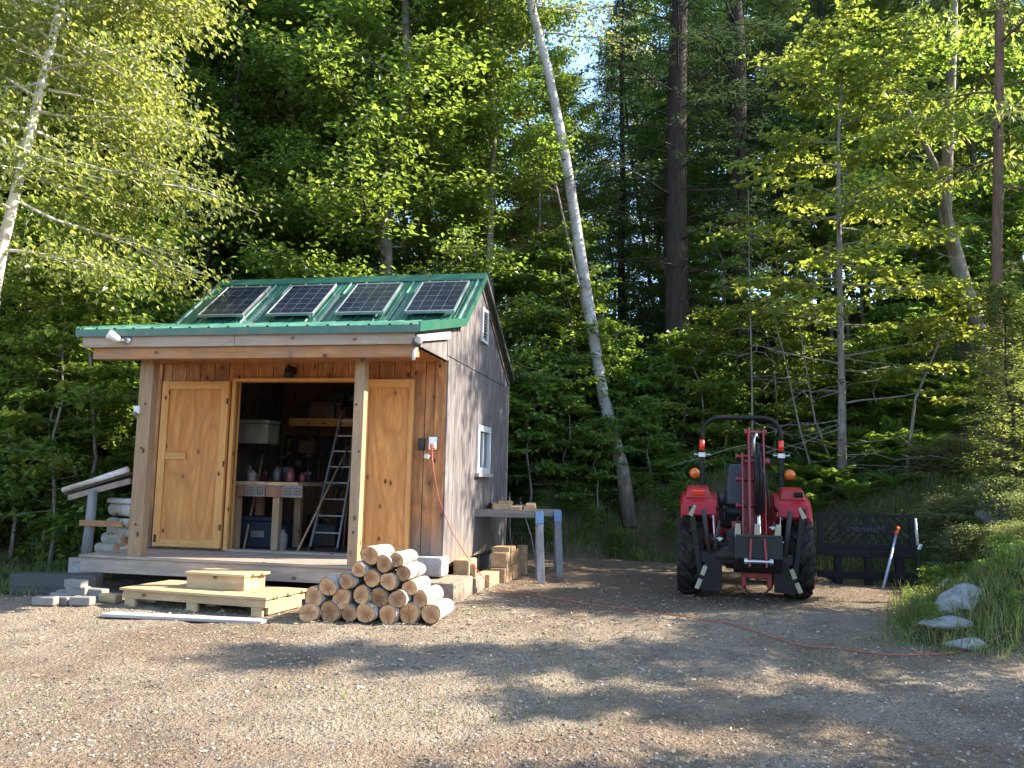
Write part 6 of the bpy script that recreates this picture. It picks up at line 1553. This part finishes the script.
# ------------------------------------------------------------------ black steel rack beyond the tractor
RK = (4.36, 12.12, 0); rkz = -.20
rk = thing('pallet_fork_rack', 'black steel carriage rack with slanted slats standing right of the tractor', 'rack', (RK[0], RK[1], gz(4.9, 12.0) - .02), rkz)
Wd, Hh = 1.28, 1.0
mb = MB(); mb.span((0, -.025, Hh - .05), (Wd, .025, Hh)); mb.span((0, -.025, .50), (.07, .025, Hh - .0505)); mb.span((Wd - .07, -.025, .50), (Wd, .025, Hh - .0505)); mb.span((.0705, -.025, .50), (Wd - .0705, .025, .58))
mb.build('upper_frame', M['rack_black'], rk, bevel=.004)
mb = MB(); mb.span((-.01, -.05, .40), (Wd + .01, .04, .499)); mb.span((-.01, -.05, .10), (Wd + .01, .04, .20)); mb.build('cross_bar', M['rack_black'], rk, bevel=.006)
for x in (.22, .62, 1.02): MB().span((x, -.04, -.0), (x + .10, .05, .398)).build('upright', M['rack_black'], rk, bevel=.005)
mid = Wd / 2
mb = MB()
def clipbar(x0, z0, x1, z1): mb.bar((x0, 0, z0), (x1, 0, z1), .05 if False else .02, .052, up=(0, 1, 0)) if False else mb.bar((x0, 0, z0), (x1, 0, z1), .038, .018, up=(0, 1, 0))
zl, zh = .585, Hh - .052
for s in (-1, 1):
    for k in range(-3, 6):
        # slats slope down and away from the middle... clipped to each half panel
        xc = .02 + k * .115; xa, xb = xc, xc + (zh - zl) * .92; za, zb = zh, zl
        lo, hi = .035, mid - .075
        if xb <= lo or xa >= hi: continue
        if xa < lo: za = zh - (lo - xa) / .92; xa = lo
        if xb > hi: zb = zl + (xb - hi) / .92; xb = hi
        if xb - xa < .03: continue
        clipbar(mid + s * xa, za, mid + s * xb, zb)
mb.span((mid - .035, -.012, zl - .0), (mid + .035, .012, zh)); mb.build('slat_panel', M['rack_black'], rk)
MB().span((mid - .36, -.03, .735), (mid + .34, -.014, .845)).build('name_band', M['rack_black'], rk, bevel=.003)
cu = bpy.data.curves.new('lettering', 'FONT'); cu.body = 'Mahindra'; cu.size = .135; cu.extrude = .004; cu.align_x = 'CENTER'
to = bpy.data.objects.new('lettering_source', cu); COL.objects.link(to); bpy.context.view_layer.update()
me = bpy.data.meshes.new_from_object(to.evaluated_get(bpy.context.evaluated_depsgraph_get())); bpy.data.objects.remove(to)
for v in me.vertices: v.co = Vector((-v.co.x, v.co.z, v.co.y))     # the cut-out name is read from its back side
me.flip_normals() if False else None
me.materials.append(M['letter'])
lo_ = bpy.data.objects.new('lettering', me); COL.objects.link(lo_); lo_.parent = rk; lo_.location = (mid, -.035, .742)
MB().span((Wd + .012, -.02, .05), (Wd + .06, .03, .55)).build('side_stand', M['cast'], rk, bevel=.006)
MB().tube([(Wd + .03, -.02, .58), (Wd + .015, 0, .95)], .018, 10).build('locking_pin', M['white'], rk, smooth=True)
MB().box((Wd + .055, -.02, .56), (.05, .06, .09), (0, .4, 0)).build('latch', M['alu'], rk, bevel=.01)
for x in (.24, 1.04): MB().bar((x + .05, .05, .06), (x + .05, 1.0, .03), .10, .04).build('fork_tine', M['rack_black'], rk, bevel=.006)
# long handled tool leaning on it
p, q = Vector((5.02, 11.55, gz(5.02, 11.55))), Vector((0, 0, 0)); q = at(898, 527, 11.95)
t_ = thing('pole_tool', 'pale blue pole with an orange grip leaning on the black rack', 'pole', p); d = q - p
MB().tube([d * 0, d * .86], [.019, .017], 12).build('shaft', M['pole'], t_, smooth=True); MB().tube([d * .86, d * .93, d], [.024, .03, .026], 12).build('grip', M['orange'], t_, smooth=True)
# ------------------------------------------------------------------ daylight
EL, AZ = R(36), R(7)        # sun: height, and how far behind due right (+X) it stands
sd = Vector((math.cos(EL) * math.cos(AZ), math.cos(EL) * math.sin(AZ), math.sin(EL)))
sun = bpy.data.lights.new('sun', 'SUN'); sun.energy = 4.4; sun.angle = R(.53); sun.color = (1.0, .90, .76)
so = bpy.data.objects.new('sun', sun); COL.objects.link(so); so.rotation_euler = sd.to_track_quat('Z', 'Y').to_euler(); so.location = sd * 60
w = bpy.data.worlds.new('World'); S.world = w; w.use_nodes = True; nt = w.node_tree
sky = nt.nodes.new('ShaderNodeTexSky'); sky.sky_type = 'NISHITA'; sky.sun_disc = False; sky.sun_elevation = EL; sky.sun_rotation = math.pi / 2 - AZ; sky.air_density = 1.0; sky.dust_density = .6; sky.ozone_density = 2.5
bg = nt.nodes['Background']; bg.inputs['Strength'].default_value = .15; nt.links.new(sky.outputs[0], bg.inputs['Color'])
S.view_settings.view_transform = 'Standard'; S.view_settings.look = 'None'; S.view_settings.gamma = 1.0; S.view_settings.exposure = 2.15
S.view_settings.use_curve_mapping = False
S.render.engine = 'CYCLES'
c = S.cycles; c.use_denoising = True; c.max_bounces = 7; c.diffuse_bounces = 4; c.glossy_bounces = 3; c.transmission_bounces = 4; c.transparent_max_bounces = 4
c.sample_clamp_indirect = 6.0; c.caustics_reflective = False; c.caustics_refractive = False
try: c.denoiser = 'OPENIMAGEDENOISE'; c.denoising_input_passes = 'RGB_ALBEDO_NORMAL'
except Exception: pass
